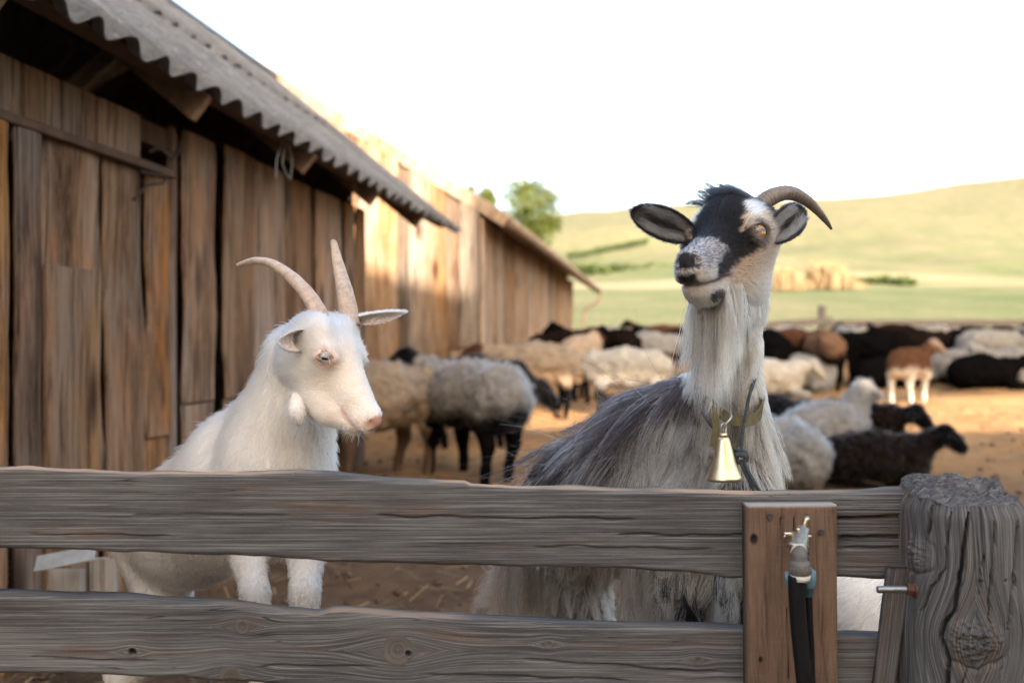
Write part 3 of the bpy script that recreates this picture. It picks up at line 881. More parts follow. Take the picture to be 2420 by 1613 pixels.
# short brown board that carries the tap
def sawn_board(name, w, L, t, knots, cracks, seed, nx=72, nz=220):
    x = np.linspace(-w / 2, w / 2, nx); z = np.linspace(0, L, nz)
    X, Z = np.meshgrid(x, z, indexing='ij')
    d = np.zeros_like(X); kn = np.zeros_like(X); g = X.copy()
    P = np.stack([X, Z, X * 0 + seed], -1)
    d += (fbm(P * np.array([60, 3, 1]), 1.0, seed, 2) - .5) * .0012
    for cx, z0, z1, wd in cracks:
        cxz = cx + (fbm(np.stack([Z * 8, Z * 0, Z * 0 + cx * 99], -1), 1, seed, 2) - .5) * .006
        m = np.exp(-((X - cxz) / wd) ** 2) * (Z > z0) * (Z < z1)
        d += m * .006; kn = np.maximum(kn, m)
    for kx, kz, kr in knots:
        r = np.hypot(X - kx, (Z - kz) / 1.3)
        g += np.sign(X - kx + 1e-9) * -kr * np.exp(-((Z - kz) / (kr * 5)) ** 2) * np.exp(-np.abs(X - kx) / (kr * 3))
        kn = np.maximum(kn, np.clip(1.4 - r / kr, 0, 1)); d += .003 * (r < kr * .6)
    e = np.minimum(w / 2 - np.abs(X), np.minimum(Z + 9, L - Z))
    d += .003 * np.exp(-(e / .0022) ** 2)
    front = np.stack([X, d, Z], -1); back = np.stack([X, X * 0 + t, Z], -1)
    v = np.concatenate([front.reshape(-1, 3), back.reshape(-1, 3)]); N = nx * nz
    f = [grid_faces(nx, nz), grid_faces(nx, nz, off=N, flip=True)]
    i = np.arange(nx - 1); j = np.arange(nz - 1)
    for (a, b_) in ((i * nz, (i + 1) * nz),): f.append(np.stack([a, N + a, N + b_, b_], 1))
    a = i * nz + nz - 1; b_ = (i + 1) * nz + nz - 1; f.append(np.stack([b_, N + b_, N + a, a], 1))
    a = j; b_ = j + 1; f.append(np.stack([b_, N + b_, N + a, a], 1)); a = (nx - 1) * nz + j; b_ = a + 1; f.append(np.stack([a, N + a, N + b_, b_], 1))
    gr = np.stack([Z, g, X * 0 + seed], -1).reshape(-1, 3); gr2 = gr.copy(); gr2[:, 2] += t
    worn = np.where(Z > L - .0026, .9, 0.).ravel(); kk = kn.ravel()
    return mesh_np(name, v, f, M['brown_board'], attrs={"grain": (np.vstack([gr, gr2]), 'FLOAT_VECTOR'), "knot": (np.concatenate([kk, kk * 0]), 'FLOAT'), "worn": (np.concatenate([worn, np.where(Z > L - .004, .9, 0.).ravel()]), 'FLOAT')})


BY = 1.462
tb = empty("tap_board", (fx(1881, BY), BY, 0.0))
tag(tb, "short reddish brown sawn board screwed upright over the rails", "board")
Lb = fz(1193, BY)
board_w = (1987 - 1775) * BY / F
def bl(px, py): return ((px - 1881) * BY / F, fz(py, BY))
cr = []
for px, y1, y0 in ((1851, 1193, 1240), (1884, 1193, 1262), (1866, 1405, 1570), (1915, 1193, 1235)):
    cx, z1 = bl(px, y1); _, z0 = bl(px, y0); cr.append((cx, z0, z1, .0009))
o = link("plank", sawn_board("plank", board_w, Lb + .02, .034, [(*bl(1804, 1524), .004), (*bl(1790, 1240), .007)], cr, 5), tb, (0, 0, -.02), (0, math.radians(-.35), 0))
for px, py in ((1819, 1219), (1940, 1256)):
    cx, cz = bl(px, py)
    v_, f_ = tube_np([(cx, -.0035, cz), (cx, .004, cz)], .0042, 14)
    link("screw", mesh_np("screw", v_, f_, M['dark_pvc'], smooth=False), tb)


# tap: elbow fitting with hose
def lathe_part(name, P, R, mat, parent, nseg=24): return tube(name, P, R, mat, parent, nseg)
TY = 1.425
tap = empty("water_tap", (fx(1881, TY), TY, fz(1290, TY)))
tag(tap, "nickel water tap with grey elbow and blue fitting on the brown board", "tap")
def tp(px, py, dy=0.0): return np.array([fx(px, TY) - tap.location[0], dy, fz(py, TY) - tap.location[2]])
u = TY / F
# body pointing up-right, thin spigot into the board
a, b_ = tp(1879, 1298, -.006), tp(1903, 1250, .008)
lathe_part("valve_body", [a, a + (b_ - a) * .12, a + (b_ - a) * .13, a + (b_ - a) * .35, a + (b_ - a) * .36, a + (b_ - a) * .62, a + (b_ - a) * .63, b_, b_ + (b_ - a) * .01], [22 * u, 26.5 * u, 24 * u, 24 * u, 21.5 * u, 21.5 * u, 18 * u, 15 * u, 0.001], M['nickel'], tap)
lathe_part("spindle", [b_ - (b_ - a) * .1, b_ + (b_ - a) * .32, b_ + (b_ - a) * .34, b_ + (b_ - a) * .52], [7 * u, 6.4 * u, 7.5 * u, 6.5 * u], M['nickel'], tap, 10)
for (x0, y0, x1, y1, r) in ((1878, 1262, 1853, 1260, 4.5), (1889, 1258, 1885, 1247, 4.0), (1903, 1264, 1917, 1269, 5.0), (1862, 1262, 1852, 1268, 3.0)):
    lathe_part("lug", [tp(x0, y0, .004), tp((x0 + x1) / 2, (y0 + y1) / 2, .001), tp(x1, y1, .0)], [r * u * 1.3, r * u, r * u * .9], M['nickel'], tap, 10)
lathe_part("spigot", [tp(1884, 1280, .0), tp(1886, 1276, .037)], [12 * u, 11 * u], M['nickel'], tap, 16)
lathe_part("seal_tape", spline([tp(1864, 1300, -.012), tp(1868, 1286, -.017), tp(1881, 1280, -.018), tp(1894, 1287, -.017), tp(1899, 1302, -.012)], 24), 2.6 * u, M['white_pvc'], tap, 8)
lathe_part("elbow", spline([tp(1882, 1296, -.004), tp(1881, 1297, -.013), tp(1881, 1305, -.018), tp(1881, 1322, -.019)], 16), 17.5 * u, M['grey_pvc'], tap)
tap_collar = lathe_part("collar", [tp(1881, 1316, -.019), tp(1881, 1320, -.019), tp(1881.2, 1324, -.019), tp(1882, 1346, -.019), tp(1882, 1350, -.019)], [17 * u, 23 * u, 24.5 * u, 25.5 * u, 22 * u], M['grey_pvc'], tap, 28)
for k in range(7):
    an = math.pi * (.1 + .8 * k / 6)
    cx = 25.2 * u * math.cos(an); cy = -25.2 * u * math.sin(an)
    q0 = tp(1881.5, 1330, -.019) + np.array([cx, cy, 0]); q1 = tp(1882, 1345, -.019) + np.array([cx, cy, 0])
    lathe_part("rib", [q0, q1], 1.5 * u, M['grey_pvc'], tap_collar, 6)
lathe_part("band", [tp(1882, 1350, -.019), tp(1882, 1363, -.019)], [23.5 * u, 22.5 * u], M['white_pvc'], tap, 24)
lathe_part("inlet_pipe", [tp(1908, 1305, .006), tp(1909, 1345, .007)], [8 * u, 8 * u], M['dark_pvc'], tap, 14)
lathe_part("inlet_collar", [tp(1907, 1303, .006), tp(1907, 1309, .006)], [10.5 * u, 10.5 * u], M['dark_pvc'], tap, 14)
lathe_part("blue_fitting", [tp(1912, 1346, .004), tp(1912, 1352, .004), tp(1913, 1388, .004), tp(1913, 1389, .004), tp(1914, 1410, .004)], [14 * u, 18.5 * u, 18.5 * u, 11.5 * u, 10.5 * u], M['blue_pvc'], tap, 8)
lathe_part("blue_clip", [tp(1862, 1350, .0), tp(1861, 1385, .0)], [7 * u, 5 * u], M['blue_pvc'], tap, 10)
hs = link("hose", mesh_np("hose", *tube_np(spline([V(1882, 1358, TY - .019), V(1884, 1420, TY - .017), V(1890, 1500, TY - .014), V(1902, 1613, TY - .012), V(1925, 1850, TY - .0), V(1940, 2300, TY + .005)], 60), np.concatenate([[18.5 * u], np.full(57, 19.5 * u), [19.5 * u, 0.0005]]), 24), M['hose']))
tag(hs, "thick black rubber hose hanging down from the tap", "hose")
hs2 = link("water_pipe", mesh_np("water_pipe", *tube_np(spline([V(1910, 1402, TY + .006), V(1913, 1480, TY + .008), V(1918, 1613, TY + .012), V(1935, 2300, TY + .015)], 40), 9 * u, 12), M['hose']))
tag(hs2, "thin black supply pipe behind the hose below the blue fitting", "pipe")


# heavy round-topped post
def post_mesh():
    PY0 = 1.405
    cx = fx(2300, 1.44)
    hw, hd = .0840, .080
    nth, nzr = 340, 230
    th = np.linspace(0, 2 * np.pi, nth, endpoint=False)
    # squared-round section, th=0 at +x, front at -y
    ex = 3.2
    c, s = np.cos(th), np.sin(th)
    rr = (np.abs(c) ** ex + np.abs(s) ** ex) ** (-1 / ex)
    bx, by = hw * rr * c, hd * rr * s
    z1 = fz(1200, PY0); zvis = .56
    z = np.concatenate([np.linspace(-.1, zvis, 12)[:-1], np.linspace(zvis, z1, nzr)])
    nz = len(z)
    TH, Z = np.meshgrid(th, z, indexing='ij')
    BX = np.repeat(bx[:, None], nz, 1); BYY = np.repeat(by[:, None], nz, 1)
    arc = np.cumsum(np.concatenate([[0], np.hypot(np.diff(bx), np.diff(by))])); A = np.repeat(arc[:, None], nz, 1)
    # face coordinate in photo pixels for placing cracks: x px at the front face
    px = 1210 + (BX + cx) * F / PY0; py = 806.5 + (CAMZ - Z) * F / PY0
    front = smooth01(-BYY, .0, .03)
    d = (fbm(np.stack([A * 34, Z * 3, A * 0], -1), 1, 3, 3) - .5) * .010
    d += (fbm(np.stack([A * 150, Z * 7, A * 0], -1), 1, 5, 2) - .5) * .0035
    d += (fbm(np.stack([BX * 9, BYY * 9, Z * 9], -1), 1, 8, 2) - .5) * .010
    kn = np.zeros_like(d); g = A.copy(); lich = np.zeros_like(d)
    def crack(pts, wpx, depth):
        nonlocal d, kn
        pts = np.array(pts, float); o = np.argsort(pts[:, 1]); pts = pts[o]
        cxp = np.interp(py, pts[:, 1], pts[:, 0])
        cxp = cxp + (fbm(np.stack([py * .05, py * 0, py * 0 + wpx], -1), 1, 7, 2) - .5) * 6
        w_ = wpx * smooth01(py, pts[0, 1] - 4, pts[0, 1] + 25) * (1 - smooth01(py, pts[-1, 1] - 25, pts[-1, 1] + 4)) + .01
        m = np.exp(-((px - cxp) / w_) ** 2) * front * (py > pts[0, 1] - 4) * (py < pts[-1, 1] + 4)
        d -= m * depth
    K = lambda L: [(1700 + a / 3.057, 1100 + b / 3.057) for a, b in L]
    crack(K([(1805, 330), (1785, 480), (1760, 650), (1735, 850), (1705, 1050), (1640, 1150), (1618, 1250), (1645, 1340), (1668, 1420), (1660, 1568), (1655, 1900)]), 3.4, .030)
    crack(K([(1552, 330), (1545, 450), (1532, 570)]), 2.6, .018)
    crack(K([(2170, 390), (2150, 700), (2120, 1000), (2110, 1200)]), 2.8, .020)
    crack(K([(1990, 380), (1975, 700), (1945, 950), (1960, 1150)]), 2.0, .012)
    crack(K([(1675, 320), (1660, 420), (1640, 760), (1560, 900), (1520, 1100)]), 1.9, .012)
    crack(K([(1915, 600), (1885, 800), (1880, 950)]), 1.1, .006)
    crack(K([(1795, 1440), (1760, 1568), (1740, 1800)]), 1.5, .008)
    crack(K([(2040, 1420), (2035, 1568), (2030, 1800)]), 1.6, .008)
    crack(K([(1470, 540), (1420, 590), (1370, 620)]), 2.0, .012)
    def burl(kx, ky, rx, ry, hgt, rough, knot=0.0):
        nonlocal d, g, kn
        ax, ay = 1700 + kx / 3.057, 1100 + ky / 3.057
        q = np.sqrt(((px - ax) / (rx / 3.057)) ** 2 + ((py - ay) / (ry / 3.057)) ** 2) * (1 + .35 * (fbm(np.stack([px * .035, py * .035, px * 0 + kx], -1), 1, 51, 2) - .5))
        m = np.clip(1.25 - q, 0, 1) * front; m = m * m * (3 - 2 * m)
        cell = fbm(np.stack([px * .09, py * .09, px * 0], -1), 1, 21, 3)
        vr = np.random.default_rng(int(kx)); sp = np.stack([ax + vr.uniform(-1.2, 1.2, 110) * rx / 3.057, ay + vr.uniform(-1.2, 1.2, 110) * ry / 3.057], 1)
        f1 = np.full(px.shape, 1e9); f2 = np.full(px.shape, 1e9)
        for a_, b_ in sp:
            e_ = np.hypot(px - a_, py - b_); f2 = np.where(e_ < f1, f1, np.minimum(f2, e_)); f1 = np.minimum(f1, e_)
        net = np.exp(-((f2 - f1) / 1.8) ** 2)
        d += m * (hgt * (.7 + .6 * cell) + (np.abs(cell - .5) * 2) * rough - rough * .3 - net * .0045)
        d -= .004 * np.exp(-((q - 1.32) / .12) ** 2) * front * smooth01(py - ay + (px - ax) * .5, -40, 20)
        push = np.exp(-((py - ay) / (ry / 3.057 * 1.9)) ** 2) * np.exp(-np.abs(px - ax) / (rx / 3.057 * 2.0)) * np.sign(px - ax) * rx / 3.057 * PY0 / F
        g -= push * front
        kn = np.maximum(kn, m * knot)
    burl(1850, 1265, 205, 150, .011, .012, .0)
    burl(1440, 690, 105, 130, .012, .010)
    for kx, ky in ((1890, 838), (2065, 835)):
        q = np.hypot(px - (1700 + kx / 3.057), py - (1100 + ky / 3.057))
        d -= .012 * np.exp(-(q / 3.2) ** 2) * front
    for kx, ky, r in ((1810, 1055, 14), (2150, 880, 16), (2020, 1265, 8), (1720, 1270, 6), (2130, 1080, 10), (1490, 620, 12)):
        q = np.hypot(px - (1700 + kx / 3.057), py - (1100 + ky / 3.057)); lich = np.maximum(lich, np.clip(1.5 - q / r, 0, 1))
    # rim erosion at the top
    zr = z1 - Z
    rim = np.exp(-(zr / .012) ** 2)
    d -= rim * (.004 + .012 * fbm(np.stack([A * 60, Z * 60, A * 0], -1), 1, 31, 2))
    nx_, ny_ = bx / np.hypot(bx, by), by / np.hypot(bx, by)
    Xv = BX + nx_[:, None] * d; Yv = BYY + ny_[:, None] * d
    Zv = Z + smooth01(Z, z1 - .05, z1) * ((fbm(np.stack([BX * 22, BYY * 22, BX * 0], -1), 1, 33, 3) - .45) * .020)
    side = np.stack([Xv, Yv, Zv], -1)                       # nth, nz
    # top cap: rings shrinking inwards
    nr = 60; t = np.linspace(0, 1, nr + 1)[1:]
    rim_v = side[:, -1]
    ctr = np.array([0, 0, 0.0])
    cap = np.zeros((nth, nr, 3))
    for j, tt in enumerate(t):
        q = rim_v * (1 - tt); q[:, 2] = 0
        pz = z1 + .004 * min(1, tt * 8) + smooth01(np.array([tt]), 0, .12)[0] * 0
        hn = (fbm(np.stack([q[:, 0] * 22, q[:, 1] * 22, q[:, 0] * 0], -1), 1, 33, 3) - .45) * .020
        hf = (fbm(np.stack([q[:, 0] * 120, q[:, 1] * 120, q[:, 0] * 0], -1), 1, 37, 3) - .5) * .016
        rad = np.abs(np.sin(np.hypot(q[:, 0] - .02, q[:, 1] + .03) * 420)) * .0006
        hole = -.022 * np.exp(-(((q[:, 0] - .035) / .022) ** 2 + ((q[:, 1] - .02) / .018) ** 2))
        back = .022 * smooth01(q[:, 1], -.08, .08)          # top leans up to the back
        q[:, 2] = pz + hn + hf * min(1, tt * 6) + rad + hole + back
        cap[:, j] = q
    Zback = smooth01(side[..., 2], z1 - .06, z1) * .022 * smooth01(side[..., 1], -.08, .08); side[..., 2] += Zback
    full = np.concatenate([side, cap], 1); m = nz + nr
    gr = np.zeros((nth, m, 3)); gr[:, :nz, 0] = Z; gr[:, :nz, 1] = g; gr[:, nz:, 0] = cap[..., 0] * 14; gr[:, nz:, 1] = cap[..., 1] * .8
    kk = np.zeros((nth, m)); kk[:, :nz] = kn
    ll = np.zeros((nth, m)); ll[:, :nz] = lich; ll[:, nz:] = .12
    # top is bleached pale and dark pitted
    v = full.reshape(-1, 3) + np.array([0, 0, 0])
    f = grid_faces(nth, m, wrap_u=True)
    me = mesh_np("post", v, f, M['post_wood'], attrs={"grain": (gr.reshape(-1, 3), 'FLOAT_VECTOR'), "knot": (kk.ravel(), 'FLOAT'), "worn": (kk.ravel() * 0, 'FLOAT'), "lichen": (ll.ravel(), 'FLOAT')})
    return me, (cx, PY0 + hd, 0.0)


M['post_wood'] = M['grey_wood'].copy(); M['post_wood'].name = "weathered_post_wood"
me, loc = post_mesh()
post = link("fence_post", me, None, loc)
tag(post, "thick cracked grey fence post with a rough knobbly top", "post")
# threaded bolt with rusty nut, sticking out of the post to the left
bolt = empty("bolt", V(2150, 1392, 1.405)); tag(bolt, "threaded steel bolt with rusty nut sticking out of the post", "bolt")
bu = 1.405 / F
n_ = 90; xx = np.linspace(-76, 14, n_)
lathe_part("rod", [(x * bu, (x + 76) * .00002, 0) for x in xx], [(8.2 + .8 * math.sin(x * 2.2)) * bu for x in xx], M['zinc'], bolt, 14)
v_, f_ = tube_np([(-8 * bu, 0, 0), (-7 * bu, 0, 0), (8 * bu, 0, 0), (9 * bu, 0, 0)], [12 * bu, 15 * bu, 15 * bu, 12 * bu], 6); link("nut", mesh_np("nut", v_, f_, M['rust'], smooth=False), bolt)
v_, f_ = tube_np([(9 * bu, 0, -3 * bu), (13 * bu, 0, -3 * bu)], [18 * bu, 18 * bu], 18); link("washer", mesh_np("washer", v_, f_, M['rust'], smooth=False), bolt)
# narrow leaning lath between board and post
lath_bm = rail_mesh("lath", [(0, 0), (300, 0)], [(0, 40), (300, 40)], [], .02, 41, nx=80, nz=12, worn_top=.2)
# stand it up: x (along) -> upwards
co = np.zeros(len(lath_bm.vertices) * 3, np.float32); lath_bm.vertices.foreach_get("co", co); co = co.reshape(-1, 3)
x0 = co[:, 0].min(); z0 = co[:, 2].max(); sc = 1.0
al = (co[:, 0] - x0) / (co[:, 0].max() - x0); ac = (z0 - co[:, 2])
pA = V(2125, 1340, 1.475); pB = V(2072, 1760, 1.478); L3 = pB - pA
new = pA[None, :] + al[:, None] * L3[None, :] + np.array([1.0, 0, .05])[None, :] * (ac - .0127)[:, None] * (1.25) + np.stack([co[:, 1] * 0, co[:, 1], co[:, 1] * 0], -1)
lath_bm.vertices.foreach_set("co", new.astype(np.float32).ravel()); lath_bm.update(); lath_bm.flip_normals()
lo = link("lath", lath_bm); tag(lo, "narrow grey lath leaning between the brown board and the post", "lath")
# ------------------------------------------------------------------ organic bodies: blended distance fields -> one continuous mesh
def sd_sphere(c, r):
    c = np.asarray(c, np.float32)
    return lambda P: np.sqrt(((P - c) ** 2).sum(1)) - r


def sd_ell(c, r, R=None):
    c = np.asarray(c, np.float32); r = np.asarray(r, np.float32)
    def f(P):
        q = P - c
        if R is not None: q = q @ R
        k0 = np.sqrt(((q / r) ** 2).sum(1)); k1 = np.sqrt(((q / (r * r)) ** 2).sum(1)) + 1e-9
        return k0 * (k0 - 1) / k1
    return f


def sd_cone(a, b, ra, rb):
    """capsule whose radius runs from ra to rb"""
    a = np.asarray(a, np.float32); b = np.asarray(b, np.float32); ab = b - a; L2 = float((ab ** 2).sum())
    def f(P):
        q = P - a
        t = np.clip(q @ ab / L2, 0, 1)
        return np.sqrt(((q - t[:, None] * ab) ** 2).sum(1)) - (ra + (rb - ra) * t)
    return f


def smin(a, b, k):
    h = np.clip(.5 + .5 * (b - a) / k, 0, 1)
    return b + (a - b) * h - k * h * (1 - h)


def sd_union(items):
    """items: (fn, blend)"""
    def f(P):
        d = None
        for fn, k in items:
            e = fn(P)
            d = e if d is None else smin(d, e, k)
        return d
    return f


def sd_chain(pts, k=.04):
    """pts: list of (xyz, radius)"""
    return [(sd_cone(pts[i][0], pts[i + 1][0], pts[i][1], pts[i + 1][1]), k) for i in range(len(pts) - 1)]


def mesh_sdf(fn, lo, hi, h):
    """surface nets on a two-level grid"""
    lo = np.asarray(lo, np.float32); hi = np.asarray(hi, np.float32)
    B = 4
    nb = np.ceil((hi - lo) / (h * B)).astype(int) + 1
    n = nb * B
    cx = [lo[i] + h * (B * np.arange(nb[i]) + (B - 1) / 2) for i in range(3)]
    G = np.stack(np.meshgrid(*cx, indexing='ij'), -1).reshape(-1, 3).astype(np.float32)
    dc = fn(G).reshape(nb)
    act = np.abs(dc) < h * B * 1.75
    D = np.repeat(np.repeat(np.repeat(dc, B, 0), B, 1), B, 2).astype(np.float32)
    bi = np.argwhere(act)
    off = np.stack(np.meshgrid(*[np.arange(B)] * 3, indexing='ij'), -1).reshape(-1, 3)
    idx = (bi[:, None, :] * B + off[None]).reshape(-1, 3)
    P = (lo + h * idx).astype(np.float32)
    out = np.empty(len(P), np.float32)
    for s in range(0, len(P), 400000): out[s:s + 400000] = fn(P[s:s + 400000])
    D[idx[:, 0], idx[:, 1], idx[:, 2]] = out
    S = D < 0
    # cells with mixed corners
    cnt = np.zeros(tuple(n - 1), np.int8)
    for dx in (0, 1):
        for dy in (0, 1):
            for dz in (0, 1): cnt += S[dx:n[0] - 1 + dx, dy:n[1] - 1 + dy, dz:n[2] - 1 + dz]
    cells = np.argwhere((cnt > 0) & (cnt < 8))
    cid = -np.ones(tuple(n - 1), np.int32); cid[cells[:, 0], cells[:, 1], cells[:, 2]] = np.arange(len(cells))
    acc = np.zeros((len(cells), 3), np.float64); num = np.zeros(len(cells))
    corners = [(a, b, c) for a in (0, 1) for b in (0, 1) for c in (0, 1)]
    for a in corners:
        for ax in range(3):
            if a[ax]: continue
            b = list(a); b[ax] = 1
            da = D[cells[:, 0] + a[0], cells[:, 1] + a[1], cells[:, 2] + a[2]]; db = D[cells[:, 0] + b[0], cells[:, 1] + b[1], cells[:, 2] + b[2]]
            m = (da < 0) != (db < 0)
            t = np.where(m, da / np.where(m, da - db, 1), 0)
            p = np.tile(np.array(a, float), (len(cells), 1)); p[:, ax] = t
            acc[m] += p[m]; num[m] += 1
    verts = lo + h * (cells + acc / num[:, None])
    quads = []
    for ax in range(3):
        sl = [slice(1, n[i] - 1) for i in range(3)]
        A = S[1:-1, 1:-1, 1:-1]
        sh = [slice(1, n[i] - 1) for i in range(3)]; sh[ax] = slice(2, n[ax])
        Bq = S[tuple(sh)]
        e = np.argwhere(A != Bq) + 1
        if not len(e): continue
        sg = S[e[:, 0], e[:, 1], e[:, 2]]
        o1, o2 = (ax + 1) % 3, (ax + 2) % 3
        def cc(d1, d2):
            q = e.copy(); q[:, o1] -= d1; q[:, o2] -= d2
            return cid[q[:, 0], q[:, 1], q[:, 2]]
        q = np.stack([cc(0, 0), cc(1, 0), cc(1, 1), cc(0, 1)], 1)
        q = q[(q >= 0).all(1)] if False else q
        ok = (q >= 0).all(1); q = q[ok]; sg = sg[ok]
        q[~sg] = q[~sg][:, ::-1]
        quads.append(q)
    return verts, np.concatenate(quads)


def vert_normals(v, q):
    n = np.zeros_like(v)
    fn = np.cross(v[q[:, 2]] - v[q[:, 0]], v[q[:, 3]] - v[q[:, 1]])
    for k in range(4): np.add.at(n, q[:, k], fn)
    return n / (np.linalg.norm(n, axis=1)[:, None] + 1e-12)


def sample_surface(v, q, n, r, weight=None):
    """n random points on a quad mesh; weight: per-face density factor"""
    a, b, c, d = (v[q[:, k]] for k in range(4))
    A = np.linalg.norm(np.cross(c - a, d - b), axis=1) * .5
    if weight is not None: A = A * weight
    p = A / A.sum()
    f = r.choice(len(q), n, p=p)
    s, t = r.random(n)[:, None], r.random(n)[:, None]
    P = (a[f] * (1 - s) + b[f] * s) * (1 - t) + (d[f] * (1 - s) + c[f] * s) * t
    N = vert_normals(v, q)
    na, nb_, nc, nd = (N[q[f, k]] for k in range(4))
    Nn = (na * (1 - s) + nb_ * s) * (1 - t) + (nd * (1 - s) + nc * s) * t
    return P, Nn / (np.linalg.norm(Nn, axis=1)[:, None] + 1e-9)


def unit(a): return a / (np.linalg.norm(a, axis=-1, keepdims=True) + 1e-12)


def tangent(vec, N):
    return vec - N * (vec * N).sum(1)[:, None]


def strands(P, N, comb, length, r, lift=.35, grav=.0, jit=.15, k=5, curl=.0):
    """integrate strands; comb need not be unit; returns (n,k+1,3)"""
    n = len(P)
    comb = unit(comb)
    lift = np.broadcast_to(np.asarray(lift, float), (n,))[:, None]; grav = np.broadcast_to(np.asarray(grav, float), (n,))[:, None]
    d = unit(comb * (1 - lift) + N * lift + r.normal(0, 1, (n, 3)) * np.asarray(jit).reshape(-1, 1))
    L = np.broadcast_to(np.asarray(length, float), (n,))[:, None] / k
    out = [P]
    bend = r.normal(0, 1, (n, 3)) * np.asarray(curl, float).reshape(-1, 1)
    for i in range(k):
        out.append(out[-1] + d * L)
        d = unit(d + np.array([0, 0, -1.0]) * grav / k + bend / k)
    return np.stack(out, 1)


def clump(S, ratio, r, amount=.7, power=1.3):
    """pull strands towards the tips of every ratio-th strand; returns clump index"""
    n = len(S); m = max(2, n // ratio)
    ctr = r.choice(n, m, replace=False)
    kd = kdtree.KDTree(m)
    for i, c in enumerate(ctr): kd.insert(Vector(S[c, 0]), i)
    kd.balance()
    idx = np.array([kd.find(Vector(p))[1] for p in S[:, 0]])
    C = S[ctr][idx]
    t = np.linspace(0, 1, S.shape[1])[None, :, None] ** power
    am = np.broadcast_to(np.asarray(amount, float), (n,))[:, None, None] * (.75 + .5 * r.random((n, 1, 1)))
    am = np.clip(am, 0, .97)
    return S * (1 - am * t) + (C + (S[:, :1] - C[:, :1]) * (1 - t)) * am * t, idx


def hair_object(name, groups, mat, parent=None):
    """groups: list of (strands (n,k,3), colours (n,3), root radius, tip radius)"""
    hc = bpy.data.hair_curves.new(name)
    sizes = []; pos = []; rad = []; col = []
    for S, c, r0, r1 in groups:
        n, k, _ = S.shape
        sizes += [k] * n; pos.append(S.reshape(-1, 3))
        t = np.linspace(0, 1, k)
        rr = np.broadcast_to(np.asarray(r0, float).reshape(-1, 1), (n, 1)) * (1 - t[None, :]) + r1 * t[None, :]
        rad.append(rr.ravel()); col.append(c)
    hc.add_curves(sizes)
    hc.position_data.foreach_set("vector", np.concatenate(pos).astype(np.float32).ravel())
    a = hc.attributes.new("radius", 'FLOAT', 'POINT') if "radius" not in hc.attributes else hc.attributes["radius"]
    a.data.foreach_set("value", np.concatenate(rad).astype(np.float32))
    c = np.concatenate(col); c = np.concatenate([np.clip(c, .004, .97), np.ones((len(c), 1))], 1).astype(np.float32)
    a = hc.attributes.new("hcol", 'FLOAT_COLOR', 'CURVE'); a.data.foreach_set("color", c.ravel())
    hc.materials.append(mat)
    o = bpy.data.objects.new(name, hc); COL.objects.link(o)
    if parent is not None: o.parent = parent
    return o


def mixc(a, b, m):
    m = np.clip(m, 0, 1)[:, None]
    return a * (1 - m) + np.asarray(b)[None, :] * m if np.ndim(b) == 1 else a * (1 - m) + b * m
# ------------------------------------------------------------------ goats
M['skin'] = mat_attr_color("goat_skin", .75, .2, 160.0, .25)
M['skin_wet'] = mat_attr_color("goat_nose", .5, .35, 220.0, .3)
M['hair'] = mat_hair("goat_hair")


class Head:
    """local frame: x to the viewer's right, y towards the nose, z dorsal"""
    def __init__(self, H0, psi, delta, roll=0.0, scale=1.0):
        self.H0 = np.asarray(H0, float); self.s = scale
        f = np.array([math.sin(psi) * math.cos(delta), -math.cos(psi) * math.cos(delta), -math.sin(delta)])
        r = np.array([math.cos(psi), math.sin(psi), 0.0])
        u = np.cross(r, f)
        if u[2] < 0: u = -u
        r2 = r * math.cos(roll) + u * math.sin(roll); u2 = u * math.cos(roll) - r * math.sin(roll)
        self.R = np.stack([r2, f, u2], 1)       # columns

    def loc(self, P): return ((np.asarray(P) - self.H0) @ self.R) / self.s
    def wld(self, p): return np.asarray(p, float) * self.s @ self.R.T + self.H0
    def dirw(self, d): return np.asarray(d, float) @ self.R.T


EYE_C = np.array([.0455, .004, .001])


